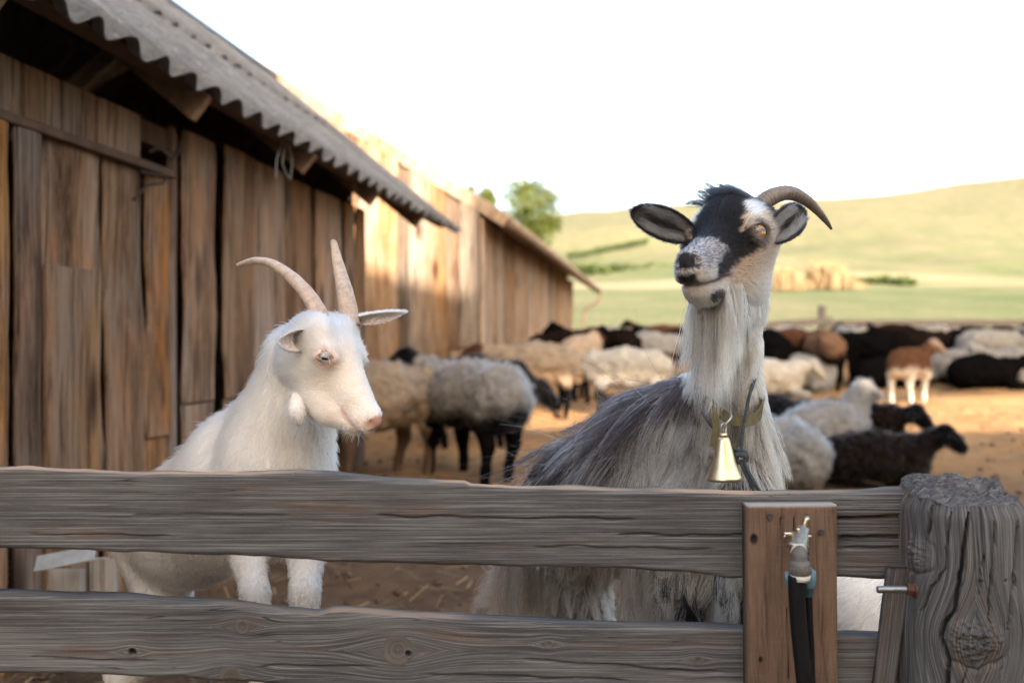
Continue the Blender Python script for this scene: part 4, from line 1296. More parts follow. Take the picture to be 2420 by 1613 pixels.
def head_field(hd, neck_items, lid=.75, jaw=1.0, dome=0.0, lrot=0.0, mouth0=.052, eo=1.12):
    s = hd.s
    items = [
        (sd_ell((0, -.038, -.016 + .022 * dome), (.045, .052, .044 + .006 * dome)), .0),
        (sd_ell((0, -.012, -.006 + .012 * dome), (.046, .044, .034 + .003 * dome)), .02),
        (sd_ell((.042, .0, .001), (.0165, .024, .020)), .014), (sd_ell((-.042, .0, .001), (.0165, .024, .020)), .014),
        (sd_cone((0, .0, -.026), (0, .098, -.031), .037, .0215), .03),
        (sd_cone((0, .0, .003), (0, .116, -.019), .023, .0150), .018),
        (sd_ell((0, .124, -.023), (.0180, .021, .0185)), .012),
        (sd_ell((0, .114, -.037), (.0222, .027, .0160)), .012),
        (sd_ell((0, .103, -.0575), (.0178, .026, .0150)), .012),
        (sd_cone((0, -.03, -.070), (0, .088, -.060), .034 * jaw, .018), .02),
        (sd_ell((.040, -.045, -.002), (.020, .034, .036)), .02), (sd_ell((-.040, -.045, -.002), (.020, .034, .036)), .02),
        (sd_ell((.021, -.010, -.050), (.024, .050, .044)), .025), (sd_ell((-.021, -.010, -.050), (.024, .050, .044)), .025),
    ]
    base = sd_union(items)
    neck = sd_union(neck_items)

    def f(P):
        L = hd.loc(P).astype(np.float32)
        d = base(L)
        x, y, z = np.abs(L[:, 0]), L[:, 1], L[:, 2]
        zm = -.0475 - .10 * np.clip(.10 - y, 0, .06) * -.6
        d = d + .0036 * np.exp(-((z - zm) / .0026) ** 2) * smooth01(y, mouth0, mouth0 + .014)           # mouth
        dn = ((x - .0135 - .25 * (y - .137)) / .0045) ** 2 + ((y - .139) / .010) ** 2 + ((z + .0195 - .4 * (x - .0135)) / .0045) ** 2
        d = d + .0095 * np.exp(-dn)                                                           # nostrils
        d = d + .0035 * np.exp(-(x / .0022) ** 2) * smooth01(y, .118, .135) * smooth01(-z, .018, .026) * (1 - smooth01(-z, .044, .050))   # philtrum
        # eyelids
        e = np.array([.80, .50, .33]); e = e / np.linalg.norm(e)
        a1 = np.array([-.50, .85, -.0]); a1 = a1 - e * a1.dot(e); a1 /= np.linalg.norm(a1); a2 = np.cross(e, a1); a2 = a2 if a2[2] > 0 else -a2
        a1, a2 = a1 * math.cos(lrot) + a2 * math.sin(lrot), a2 * math.cos(lrot) - a1 * math.sin(lrot)
        q = np.stack([x, y, z], 1) - EYE_C
        w, u, v = q @ e, q @ a1, q @ a2
        rr = np.sqrt(u ** 2 + (v / lid) ** 2)
        tor = np.sqrt((rr - .0135 * eo) ** 2 + (w - .0085) ** 2) - .0040
        d = smin(d, tor, .006)
        hole = np.sqrt(u ** 2 + (v / (lid * .92)) ** 2 + ((w - .013) * .8) ** 2) - .0105 * eo
        d = np.maximum(d, -hole)
        return smin(d * s, neck(P), .035)
    return f


def goat_body_mesh(fields, boxes, hs):
    vs_, qs_, o = [], [], 0
    for f, (lo, hi), h in zip(fields, boxes, hs):
        v, q = mesh_sdf(f, lo, hi, h); vs_.append(v); qs_.append(q); o += len(v)
    return vs_, qs_


def eye_object(name, hd, side, iris, mat_name, parent, rim=(.02, .014, .010), rad=.0138, pupil=(.35, .10), look=(0, 0), rot=0.0):
    n = NT(mat_name)
    co = n.n("ShaderNodeTexCoord").outputs["Object"]
    sp = n.n("ShaderNodeSeparateXYZ", {0: co})
    X, Z, Yq = sp.outputs[0], sp.outputs[2], sp.outputs[1]
    x = n.math('DIVIDE', X, rad); z = n.math('DIVIDE', Z, rad)
    rr = n.math('SQRT', n.math('ADD', n.math('MULTIPLY', x, x), n.math('MULTIPLY', z, z)))
    streak = n.noise(n.vmul(co, (900, 300, 900)), 1.0, 3)
    c = n.mix(n.ramp(rr, [(.0, 0.0), (.45, .2), (.62, .7)]), iris, tuple(k * .42 for k in iris))
    c = n.mix(n.ramp(streak, [(.4, 0.0), (.65, .35)]), c, tuple(k * .5 for k in iris))
    c = n.mix(n.ramp(rr, [(.60, 0.0), (.68, 1.0)]), c, rim)
    px_ = n.math('ABSOLUTE', x); pz_ = n.math('ABSOLUTE', z)
    bx = n.math('SUBTRACT', px_, pupil[0]); bz = n.math('SUBTRACT', pz_, pupil[1])
    inside = n.ramp(n.math('MAXIMUM', bx, bz), [(.0, 1.0), (.03, 0.0)])
    c = n.mix(inside, c, (.004, .004, .004))
    mat = n.done(c, .06, spec=.6, **{"Coat Weight": 1.0, "Coat Roughness": .02})
    th = np.linspace(0, np.pi, 25); ph = np.linspace(0, 2 * np.pi, 36, endpoint=False)
    T, Pp = np.meshgrid(th, ph, indexing='ij')
    v = rad * np.stack([np.sin(T) * np.cos(Pp), np.cos(T), np.sin(T) * np.sin(Pp)], -1).reshape(-1, 3)
    me = mesh_np(name, v, grid_faces(25, 36, wrap_v=True), mat)
    o = link(name, me, parent)
    c = EYE_C * np.array([side, 1, 1])
    e = np.array([.80 * side, .50, .33]); e /= np.linalg.norm(e)
    yw = unit(hd.dirw(e)[None])[0]
    yw = unit((yw + np.array(look + (0,)) if len(look) == 2 else yw + np.array(look))[None])[0]
    xw = unit(hd.dirw(np.array([-.50 * side, .85 * math.cos(rot), math.sin(rot)]))[None])[0]; xw = xw - yw * xw.dot(yw); xw /= np.linalg.norm(xw)
    zw = np.cross(xw, yw)
    Mx = Matrix(np.stack([xw, yw, zw], 1).tolist()).to_4x4(); Mx.translation = Vector(hd.wld(c)) - Vector(parent.location)
    o.matrix_local = Mx
    return o


def horn_object(name, pts, r0, r1, mat, parent, rings=22, ring_amp=.05, flat=.8, n=120):
    P = spline(np.array(pts), n) - np.array(parent.location)
    t = np.linspace(0, 1, n)
    R = r0 + (r1 - r0) * t ** 1.15
    ph = t ** .85 * rings
    R = R * (1 + ring_amp * (np.abs(np.sin(np.pi * ph)) - .5) * (1 - t) ** .6)
    T, N, B = frame_along(P)
    th = np.linspace(0, 2 * np.pi, 28, endpoint=False)
    wob = (fbm(np.stack([np.cos(th)[None] * 2 + t[:, None] * 0, np.sin(th)[None] * 2 + t[:, None] * 0, t[:, None] * 22 + th[None] * 0], -1), 1, 5, 2) - .5) * .10
    v = P[:, None] + (R[:, None] * (1 + wob))[:, :, None] * (np.cos(th)[None, :, None] * N[:, None] + flat * np.sin(th)[None, :, None] * B[:, None])
    v = v.reshape(-1, 3); v = np.vstack([v, P[-1] + T[-1] * r1 * .8])
    last = (n - 1) * 28 + np.arange(28)
    f = [grid_faces(n, 28, wrap_v=True), np.stack([np.full(28, len(v) - 1), np.roll(last, -1), last], 1)]
    al = np.concatenate([np.repeat(t, 28), [1.0]])
    return link(name, mesh_np(name, v, f, mat, attrs={"along": (al, 'FLOAT')}), parent)


def ear_arrays(base, tip, wdir, nrm, W, cup=.5, curl_tip=(0, 0, 0), nu=40, nv=21, roll=.5, thick=.0022, tipe=.62):
    """cupped leaf; returns verts, quads, u, v (edge coordinate), inner flag"""
    base, tip = np.asarray(base, float), np.asarray(tip, float)
    ax = tip - base; L = np.linalg.norm(ax)
    wdir = np.asarray(wdir, float); wdir = wdir - ax * wdir.dot(ax) / L ** 2; wdir /= np.linalg.norm(wdir)
    nr = np.cross(ax / L, wdir); nr = nr if nr.dot(np.asarray(nrm, float)) > 0 else -nr
    u = np.linspace(0, 1, nu); v = np.linspace(-1, 1, nv)
    U, Vv = np.meshgrid(u, v, indexing='ij')
    w = W * ((U + .10) ** .55) * ((1 - U) ** tipe) * 1.55 + .0006
    ang = Vv * (1.45 * roll + cup) * (1 - .55 * U)          # curl of the section
    a = np.maximum(1.45 * roll + cup, .05) * (1 - .55 * U)
    Xs = w * np.sin(ang) / a * 1.0; Zs = w * (1 - np.cos(ang)) / a
    Pm = base + U[..., None] * ax + Xs[..., None] * wdir + Zs[..., None] * nr + (U ** 2)[..., None] * np.asarray(curl_tip, float)
    Tu = np.gradient(Pm, axis=0); Tv = np.gradient(Pm, axis=1); Nn = unit(np.cross(Tu, Tv)); sgn = np.sign((Nn * nr).sum(-1).mean()); Nn = Nn * sgn
    inn = Pm + Nn * thick / 2; out = Pm - Nn * thick / 2
    v_ = np.concatenate([inn.reshape(-1, 3), out.reshape(-1, 3)]); N = nu * nv
    f = [grid_faces(nu, nv, flip=(sgn < 0)), grid_faces(nu, nv, off=N, flip=(sgn > 0))]
    i = np.arange(nu - 1)
    for j in (0, nv - 1): f.append(np.stack([i * nv + j, (i + 1) * nv + j, N + (i + 1) * nv + j, N + i * nv + j], 1))
    k = np.arange(nv - 1); e = (nu - 1) * nv
    f.append(np.stack([e + k, e + k + 1, N + e + k + 1, N + e + k], 1))
    return v_, np.concatenate(f), np.concatenate([U.ravel(), U.ravel()]), np.concatenate([Vv.ravel(), Vv.ravel()]), np.concatenate([np.ones(N), np.zeros(N)]), ax / L, nr


def limits(pts, pad):
    P = np.array([p for p, r in pts]); R = np.array([r for p, r in pts])[:, None]
    return (P - R).min(0) - pad, (P + R).max(0) + pad


# =================================================================== black and white bearded goat
def black_goat():
    r = np.random.default_rng(21)
    hd = Head(V(1712, 560, 1.63), math.radians(-33), math.radians(10.5), math.radians(1.5), 1.20)
    foot = V(1700, 1100, 1.8); root = empty("bearded_goat", (foot[0], foot[1], float(gz(foot[0], foot[1]))))
    tag(root, "shaggy grey, black and cream horned goat with bell, head raised behind fence", "goat")
    O = np.array(root.location)
    nb = hd.wld((0, -.055, -.045))
    neck = [(nb, .036), (V(1736, 700, 1.735), .033), (V(1722, 830, 1.745), .034), (V(1720, 950, 1.765), .041), (V(1715, 1060, 1.82), .074)]
    torso = [(V(1715, 1060, 1.82), .074), (V(1685, 1165, 1.87), .102), (V(1575, 1140, 1.96), .138), (V(1435, 1190, 2.12), .128), (V(1318, 1245, 2.27), .102)]
    wither = [(V(1670, 950, 1.83), .055), (V(1600, 1030, 1.91), .080), (V(1490, 1130, 2.03), .09)]
    def leg(px, py0, Y0, px1, Y1, side):
        top = V(px, py0, Y0); g = V(px1, 900, Y1); zf = float(gz(g[0], Y1))
        knee = np.array([(top[0] + g[0]) / 2 + .005, (top[1] + Y1) / 2 - .01, zf + (top[2] - zf) * .46])
        return [(top, .062), (np.array([top[0] * .7 + g[0] * .3, top[1] * .7 + Y1 * .3, zf + (top[2] - zf) * .74]), .040), (knee, .027), (np.array([g[0], Y1, zf + .09]), .020), (np.array([g[0], Y1 - .01, zf + .045]), .025), (np.array([g[0], Y1 - .03, zf + .022]), .024)]
    legs = [leg(1745, 1190, 1.76, 1722, 1.70, 1), leg(1600, 1210, 1.80, 1592, 1.72, -1)]
    def hind(px, py0, Y0, px1, Y1):
        top = V(px, py0, Y0); g = V(px1, 900, Y1); zf = float(gz(g[0], Y1))
        return [(top, .085), (np.array([top[0] + .03, top[1] - .03, zf + (top[2] - zf) * .62]), .055), (np.array([g[0] - .05, Y1 + .02, zf + (top[2] - zf) * .42]), .028), (np.array([g[0] - .01, Y1, zf + .09]), .021), (np.array([g[0], Y1, zf + .03]), .025)]
    legs += [hind(1345, 1270, 2.20, 1300, 2.16), hind(1330, 1270, 2.33, 1260, 2.36)]
    tail = [(V(1235, 1230, 2.36), .03), (V(1205, 1330, 2.40), .022), (V(1185, 1400, 2.40), .012)]
    items = sd_chain(torso, .06) + sd_chain(wither, .06) + sd_chain(neck, .05)
    for l in legs: items += sd_chain(l, .035)
    items += sd_chain(tail, .03)
    body_f = sd_union(items)
    head_f = head_field(hd, sd_chain(neck[:3], .04), lid=.80, dome=1.0, lrot=.2)
    allp = torso + neck + wither + [p for l in legs for p in l] + tail
    lo, hi = limits(allp, .03)
    hc = hd.wld((0, .03, -.04))
    hlo, hhi = hc - .185, hc + .185; hlo[2] -= .03
    vs_, qs_ = goat_body_mesh([body_f, head_f], [(lo, hi), (hlo, hhi)], [.010, .0026])
    vb, vh = vs_

    # ---- colour of the head by place on it
    def head_col(P, fine=True):
        L = hd.loc(P); x, y, z = L[:, 0], L[:, 1], L[:, 2]; ax = np.abs(x); n = len(P)
        nz = (vnoise(L, 260, 1) - .5); n2 = vnoise(L, 900, 4); n3 = vnoise(L, 60, 9) - .5
        c = np.tile([.46, .34, .24], (n, 1))
        c = mixc(c, np.array([.52, .44, .36]), smooth01(-z + nz * .02, .045, .085))
        c = mixc(c, np.array([.33, .21, .13]), smooth01(-z, .0, .03) * (1 - smooth01(-z, .04, .06)) * smooth01(.06 - y, 0, .03) * .6)
        # speckled grey-white bridge and muzzle
        mz = smooth01(y + nz * .02, .048, .066)
        sp = np.where(n2[:, None] > .47, np.array([[.50, .48, .465]]), np.array([[.08, .07, .075]]))
        c = c * (1 - mz[:, None]) + (sp * smooth01(z, -.040, -.022)[:, None] + np.array([[.56, .48, .41]]) * (1 - smooth01(z, -.040, -.022))[:, None]) * mz[:, None]
        # dark cheek stripe from the eye to the mouth corner
        a = np.array([.046, .022, -.003]); b = np.array([.030, .082, -.036]); q = np.stack([ax, y, z], 1) - a; ab = b - a
        t = np.clip(q @ ab / ab.dot(ab), 0, 1); ds = np.linalg.norm(q - t[:, None] * ab, axis=1)
        c = mixc(c, np.array([.014, .012, .013]), 1 - smooth01(ds + nz * .008 + n3 * .006, .0125, .0185))
        # pale ring above and behind the eye
        qe = np.stack([ax, y, z], 1) - EYE_C; de = np.linalg.norm(qe, axis=1)
        c = mixc(c, np.array([.10, .075, .06]), (1 - smooth01(de + nz * .005, .018, .024)))
        # white brow patches
        db = np.linalg.norm((np.stack([ax, y, z], 1) - np.array([.0365, -.020, .032])) / np.array([.0145, .024, .022]), axis=1)
        white = 1 - smooth01(db + nz * .5, .75, 1.05)
        # black forehead blaze
        wv = np.interp(y, [-.10, -.05, -.02, .015, .035, .055, .070, .080], [.070, .060, .040, .033, .034, .029, .016, .0])
        bl = (1 - smooth01(ax + nz * .010 + n3 * .006, wv - .003, wv + .004)) * smooth01(z + nz * .01, -.030, -.012) * (y < .085)
        back = smooth01(-y, .045, .060) * smooth01(z, -.01, .01)
        c = mixc(c, np.array([.0050, .0048, .0054]), np.maximum(bl, back))
        c = mixc(c, np.array([.70, .68, .66]), white * (1 - .0 * bl))
        # nose leather
        nose = smooth01(y + nz * .006, .130, .137) * (1 - smooth01(ax, .0155, .020)) * smooth01(z, -.028, -.024)
        c = mixc(c, np.array([.020, .018, .019]), nose)
        phil = smooth01(y, .122, .130) * (1 - smooth01(ax + nz * .006, .010, .015)) * smooth01(-z, .030, .034) * (1 - smooth01(-z, .043, .047))
        c = mixc(c, np.array([.012, .011, .012]), phil)
        # lip line and chin patches
        zm = -.0475 + .06 * np.clip(.10 - y, 0, .06)
        lip = np.exp(-((z - zm) / .0042) ** 2) * smooth01(y, .048, .060)
        c = mixc(c, np.array([.075, .055, .048]), lip * .9)
        dc = np.linalg.norm((np.stack([ax, y, z], 1) - np.array([.017, .094, -.066])) / np.array([.010, .022, .009]), axis=1)
        c = mixc(c, np.array([.012, .011, .011]), 1 - smooth01(dc + nz * .4, .75, 1.05))
        c = mixc(c, np.array([.60, .55, .50]), (1 - smooth01(ax + nz * .006, .008, .012)) * smooth01(y, .07, .09) * smooth01(-z, .055, .062))
        return c

    def body_col(P, N, rr, ua=None, va=None):
        """strand colours over body and neck: streaks of charcoal, cream, grey, rust"""
        n = len(P)
        px = 1210 + P[:, 0] * F / P[:, 1]; py = 806.5 + (CAMZ - P[:, 2]) * F / P[:, 1]
        dark = np.array([.015, .0115, .0112]); grey = np.array([.25, .225, .21]); cream = np.array([.62, .51, .385]); tan = np.array([.40, .27, .175]); rust = np.array([.070, .045, .040])
        big = fbm(P, 16, 5, 3); s1 = fbm(P * np.array([1, 1, .25]), 60, 6, 2); s2 = fbm(P * np.array([1, 1, .25]), 60, 16, 2)
        neckm = smooth01(-py, -985, -900) * smooth01(px, 1610, 1665)
        top = smooth01(N[:, 2], .15, .75)
        pd = .27 + .52 * top + (big - .5) * 1.1 - smooth01(px, 1560, 1700) * .10 - smooth01(py, 1180, 1330) * .30 + .34 * smooth01(-px, -1690, -1640) * smooth01(-py, -1040, -950)
        pd = np.where(neckm > .5, .03 + .30 * np.exp(-((px - 1742) / 38) ** 2 - ((py - 905) / 70) ** 2) , pd)
        u = (s1 * .20 + ua * .66 + rr.random(n) * .18) if ua is not None else s1 * .75 + rr.random(n) * .30
        c = np.tile(cream, (n, 1))
        v = (s2 * .3 + va * .72 + rr.random(n) * .08) if va is not None else s2 + rr.random(n) * .25
        c[v < .50] = grey; c[v > .86] = tan
        nk = neckm > .5
        c[nk & (v < .50)] = np.array([.36, .32, .28]); 
        c[nk] = c[nk] * .55 + np.array([.64, .49, .34]) * .45
        right = smooth01(px, 1715, 1790) * neckm
        c = mixc(c, np.array([.60, .46, .33]), right * .5)
        dk = u < pd * .85
        c[dk] = dark
        rs = dk & (rr.random(n) < .35) & (px > 1400); c[rs] = rust
        return c * rr.uniform(.72, 1.2, n)[:, None]

    cb = np.tile([.10, .085, .078], (len(vb), 1)); Nb = vert_normals(vb, qs_[0])
    pyb = 806.5 + (CAMZ - vb[:, 2]) * F / vb[:, 1]
    cb = mixc(cb, np.array([.40, .33, .27]), smooth01(-pyb, -980, -900))
    ch = head_col(vh)
    Lh = hd.loc(vh); neckpart = smooth01(-Lh[:, 2], .075, .10) * smooth01(-Lh[:, 1], -.03, .02)
    ch = mixc(ch, np.array([.40, .33, .27]), neckpart)
    V_, Q_ = np.vstack(vs_), np.concatenate([qs_[0], qs_[1] + len(vb)])
    me = mesh_np("body", V_ - O, Q_, M['skin'], attrs={"Col": (np.vstack([cb, ch * .8]), 'FLOAT_COLOR')})
    link("body", me, root)

    for sd in (-1, 1):
        eye_object("eye", hd, sd, (.36, .19, .065), "amber_eye", root, rad=.0142 * hd.s, pupil=(.45, .15), look=(0, 0, 0), rot=.2)
    M['horn_b'] = mat_horn("ridged_horn", (.215, .175, .150), (.20, .155, .125))
    hp = [V(1778, 520, 1.665), V(1797, 486, 1.665), V(1826, 464, 1.67), V(1864, 456, 1.685), V(1900, 470, 1.705), V(1930, 496, 1.72), V(1952, 522, 1.735), V(1965, 541, 1.745)]
    horn_object("horn", hp, .0200, .0022, M['horn_b'], root, 30, .13, .85)
    hl = [V(1688, 510, 1.70), V(1700, 470, 1.73), V(1716, 455, 1.78), V(1728, 462, 1.84), V(1738, 490, 1.90), V(1745, 520, 1.93)]
    horn_object("horn", hl, .0225, .0022, M['horn_b'], root, 30, .13, .85)

    groups = []
    # ---- head: short hair lying back from the nose
    P, N = sample_surface(vh, qs_[1], 60000, r)
    L = hd.loc(P)
    x, y, z = np.abs(L[:, 0]), L[:, 1], L[:, 2]
    de = np.linalg.norm(np.stack([x, y, z], 1) - (EYE_C + np.array([.009, .003, .003])), axis=1)
    nose = (y > .134) & (x < .0185) & (z > -.028)
    lip = np.abs(z - (-.0475 + .06 * np.clip(.10 - y, 0, .06))) < .0022
    keep = (de > .0125) & ~nose & ~(lip & (y > .06))
    P, N, L = P[keep], N[keep], L[keep]; x, y, z = np.abs(L[:, 0]), L[:, 1], L[:, 2]
    comb_l = np.stack([np.sign(L[:, 0]) * .25, -np.ones(len(L)), -.25 - .5 * smooth01(-z, .02, .06)], 1)
    comb = tangent(hd.dirw(comb_l), N)
    ln = .0055 + .0045 * smooth01(-y, -.06, .03) + .006 * smooth01(-z, .055, .085)
    ln = ln * r.uniform(.7, 1.25, len(P))
    S = strands(P, N, comb, ln, r, lift=.22 + .1 * r.random(len(P)), jit=.10, grav=.05, k=3)
    c = head_col(P) * r.uniform(.75, 1.2, len(P))[:, None]
    groups.append((S, c, .00042, .00012))
    # forelock
    P, N = sample_surface(vh, qs_[1], 30000, r); L = hd.loc(P)
    k = (L[:, 1] < -.030) & (L[:, 1] > -.090) & (L[:, 2] > .040) & (np.abs(L[:, 0]) < .042)
    P, N, L = P[k], N[k], L[k]
    comb = hd.dirw(np.stack([-.85 + .0 * L[:, 0], .35 + 3 * (L[:, 0]), .35 + 0 * L[:, 0]], 1))
    S = strands(P, N, comb, r.uniform(.022, .052, len(P)), r, lift=.25, jit=.16, grav=.55, k=6, curl=.25)
    S, ci = clump(S, 22, r, .75)
    groups.append((S, np.tile([.011, .0105, .012], (len(P), 1)) * r.uniform(.6, 1.6, len(P))[:, None], .00038, .0001))
    # ---- body, neck
    pxs = lambda P: 1210 + P[:, 0] * F / P[:, 1]
    pys = lambda P: 806.5 + (CAMZ - P[:, 2]) * F / P[:, 1]
    fc = vb[qs_[0]].mean(1)
    fpx, fpy = pxs(fc), pys(fc)
    legm = fpy > 1500
    w = np.where(legm, .25, 1.0) * np.where((fpy < 1000) & (fpx > 1600), 2.2, 1.0)
    P, N = sample_surface(vb, qs_[0], 62000, r, w)
    hl_ = hd.loc(P)
    keep = head_f(P.astype(np.float32)) > -.012
    keep &= P[:, 2] < V(0, 690, 1.66)[2]
    P, N = P[keep], N[keep]; px, py = pxs(P), pys(P)
    n = len(P)
    neckm = smooth01(-py, -1010, -920) * smooth01(px, 1560, 1620)
    low = smooth01(py, 1380, 1560)
    down = np.tile([0, 0, -1.0], (n, 1)); backv = unit((V(1320, 1255, 2.24) - V(1690, 1150, 1.83))[None])
    side = np.tile([-.25, .25, 0], (n, 1))
    comb = tangent(down + backv * (.28 * (1 - neckm))[:, None], N) + side * (.12 * smooth01(N[:, 2], .5, .95) * np.sign(r.normal(.6, 1, n)))[:, None]
    ln = (.150 * (1 - neckm) + .034 * neckm) * (1 - .55 * low)
    ln = np.where((neckm < .5) & (px > 1640) & (py < 1250), .080, ln)
    ln = ln * (1 - .65 * smooth01(py, 1160, 1260)); ln = np.where(py > 1500, .02, ln) * r.uniform(.55, 1.25, n)
    S = strands(P, N, comb, ln, r, lift=.17 + .06 * (1 - neckm), jit=.12, grav=.9, k=7, curl=.22 * (1 - .5 * neckm))
    S, ci = clump(S, 55, r, .86 - .40 * neckm, .9)
    # keep strands outside the body
    fl = S[:, 1:].reshape(-1, 3).astype(np.float32); dd = body_f(fl).reshape(n, -1)
    pen = np.clip(.004 + .010 * np.linspace(0, 1, dd.shape[1])[None] - dd, 0, .05)
    S[:, 1:] += pen[..., None] * N[:, None]
    crr = np.random.default_rng(5)
    cl_rand = crr.random(ci.max() + 1)
    _, cj = clump(S[:, :2], 90, r, 0.0)
    ca, cb2 = crr.random(cj.max() + 1), crr.random(cj.max() + 1)
    c = body_col(P, N, r, .6 * ca[cj] + .4 * cl_rand[ci], .6 * cb2[cj] + .4 * cl_rand[ci][::-1]) * (.8 + .4 * cl_rand[ci]).reshape(-1, 1)
    legw = (py > 1390) & (px > 1560) & (px < 1800); blackleg = legw & (py < 1470) & (N[:, 0] > -.2)
    c[blackleg] = np.array([.012, .011, .012]); c[legw & (py >= 1470)] = np.array([.62, .58, .53])
    groups.append((S, c, .00050, .00016))
    # stray guard hairs along the back and flank
    k = r.random(n) < .035; k &= (neckm < .4) & (px < 1700)
    Sg = strands(P[k], N[k], comb[k], ln[k] * 1.25, r, lift=.55, jit=.25, grav=.9, k=7, curl=.7)
    groups.append((Sg, c[k] * .8, .00030, .0001))
    # ---- beard and throat fringe hanging in front of the neck
    P, N = sample_surface(vh, qs_[1], 110000, r); L = hd.loc(P)
    k = (L[:, 2] < -.058) & (L[:, 1] > -.060) & (L[:, 1] < .070) & (np.abs(L[:, 0]) < .034)
    P, N, L = P[k][:11000], N[k][:11000], L[k][:11000]; n = len(P)
    px = pxs(P)
    ln = np.interp(px, [1620, 1655, 1690, 1730, 1760], [.07, .16, .185, .12, .05]) * r.uniform(.6, 1.08, n)
    S = strands(P, N, np.tile([-.02, -.16, -1.0], (n, 1)), ln * np.where(r.random(n) < .5, .55, 1.0), r, lift=.12, jit=.13, grav=1.1, k=9, curl=.16)
    S, ci = clump(S, 34, r, .5, 1.2)
    fl = S[:, 1:].reshape(-1, 3).astype(np.float32); dd = np.minimum(body_f(fl), head_f(fl)).reshape(n, -1)
    pen = np.clip(.006 - dd, 0, .06); S[:, 1:] += pen[..., None] * np.array([-.25, -1, 0])[None, None] 
    cr_ = np.random.default_rng(3).random(ci.max() + 1)
    c = np.where((cr_[ci] < .12)[:, None], np.array([[.10, .085, .085]]), np.where((cr_[ci] < .34)[:, None], np.array([[.34, .31, .28]]), np.array([[.68, .56, .41]])))
    groups.append((S, c * r.uniform(.8, 1.15, n)[:, None], .00045, .00015))
    # long flank fringe hanging below the rail gap
    for (x0, x1, y0, Y0, nn, cols, lnn) in ((1180, 1330, 1330, 2.22, 2200, ([.58, .52, .45], [.42, .39, .37], [.30, .22, .15]), .16), (1480, 1625, 1335, 1.86, 2600, ([.72, .60, .45], [.74, .66, .54], [.40, .33, .27]), .15), (1600, 1640, 1335, 1.80, 500, ([.025, .022, .024], [.4, .38, .36]), .12), (1690, 1775, 1345, 1.72, 900, ([.30, .28, .27], [.55, .5, .45], [.02, .02, .02]), .085), (1565, 1612, 1385, 1.76, 700, ([.010, .010, .011], [.012, .011, .012]), .055), (1695, 1735, 1375, 1.70, 600, ([.010, .010, .011], [.6, .56, .5]), .060), (1570, 1622, 1452, 1.745, 500, ([.74, .70, .64], [.70, .66, .6]), .040), (1690, 1748, 1440, 1.69, 700, ([.78, .74, .68], [.7, .66, .6]), .045)):
        q = np.stack([V(a, b, Yq) for a, b, Yq in zip(r.uniform(x0, x1, nn), y0 + r.normal(0, 14, nn), Y0 + r.normal(0, .02, nn))])
        S = strands(q, np.tile([0, -1.0, 0], (nn, 1)), np.tile([-.10, -.02, -1.0], (nn, 1)), lnn * r.uniform(.5, 1.1, nn), r, lift=.08, jit=.16, grav=1.0, k=7, curl=.5)
        S, ci = clump(S, 40, r, .75, 1.0)
        cc = np.array(cols)[np.random.default_rng(x0).integers(0, len(cols), ci.max() + 1)][ci]
        groups.append((S, cc * r.uniform(.75, 1.15, nn)[:, None], .00048, .00014))
    # tail tuft, blown to the left
    nn = 900
    q = np.stack([V(a, b, 2.38) for a, b in zip(r.uniform(1195, 1235, nn), r.uniform(1330, 1420, nn))])
    S = strands(q, np.tile([-.5, -.8, 0], (nn, 1)), np.tile([-1.0, -.1, -.25], (nn, 1)), r.uniform(.05, .13, nn), r, lift=.1, jit=.30, grav=.5, k=7, curl=.5)
    S, ci = clump(S, 45, r, .8, 1.0)
    groups.append((S, np.tile([.42, .30, .19], (nn, 1)) * r.uniform(.6, 1.3, nn)[:, None], .0005, .00014))

    # ---- ears
    ears = []
    ears.append(ear_arrays(V(1634, 556, 1.640), V(1492, 497, 1.650), (-.3, 0, 1.0), (.15, -1, .25), .0375, cup=.45, roll=.45))
    ears.append(ear_arrays(V(1818, 566, 1.625), V(1899, 492, 1.655), (-.75, .0, .7), (.35, -1, .15), .0380, cup=.55, roll=.50))
    for k, (ev, eq, eu, evv, inner, ax, nr) in enumerate(ears):
        edge = smooth01(np.abs(evv), .72, .9) + smooth01(eu, .84, .95)
        ce = np.tile([.030, .028, .028], (len(ev), 1)); 
        ci_ = mixc(np.tile([.055, .050, .048], (len(ev), 1)), np.array([.012, .011, .012]), edge)
        ci_ = mixc(ci_, np.array([.014, .012, .012]), (1 - smooth01(np.abs(evv + .15), .10, .38)) * smooth01(eu, .05, .2) * (1 - smooth01(eu, .62, .8)))
        ce = np.where(inner[:, None] > .5, ci_, ce)
        link("ear", mesh_np("ear", ev - O, eq, M['skin'], attrs={"Col": (ce, 'FLOAT_COLOR')}), root)
        # fuzz: outside and rim black, inside long pale hairs
        P, N = sample_surface(ev, eq, 7000, r)
        kd = kdtree.KDTree(len(ev))
        for i, p in enumerate(ev): kd.insert(Vector(p), i)
        kd.balance(); ii = np.array([kd.find(Vector(p))[1] for p in P])
        S = strands(P, N, tangent(np.tile(ax, (len(P), 1)), N), np.where(inner[ii] > .5, .004, .006), r, lift=.3, jit=.2, k=3)
        groups.append((S, ce[ii] * r.uniform(.7, 1.3, len(P))[:, None], .0004, .00012))
        k2 = (inner[ii] > .5) & (eu[ii] < .72) & (np.abs(evv[ii]) > .22) & (np.abs(evv[ii]) < .88); k2[::2] &= r.random(len(k2[::2])) < .5
        Sx = strands(P[k2], N[k2], tangent(np.tile(ax, (k2.sum(), 1)), N[k2]) - np.sign(evv[ii][k2])[:, None] * np.cross(ax, nr)[None] * .0, r.uniform(.010, .024, k2.sum()), r, lift=.30, jit=.14, k=5, curl=.2)
        Sx, _ = clump(Sx, 14, r, .5)
        groups.append((Sx, np.tile([.17, .16, .155], (k2.sum(), 1)) * r.uniform(.5, 1.4, k2.sum())[:, None], .0004, .00012))
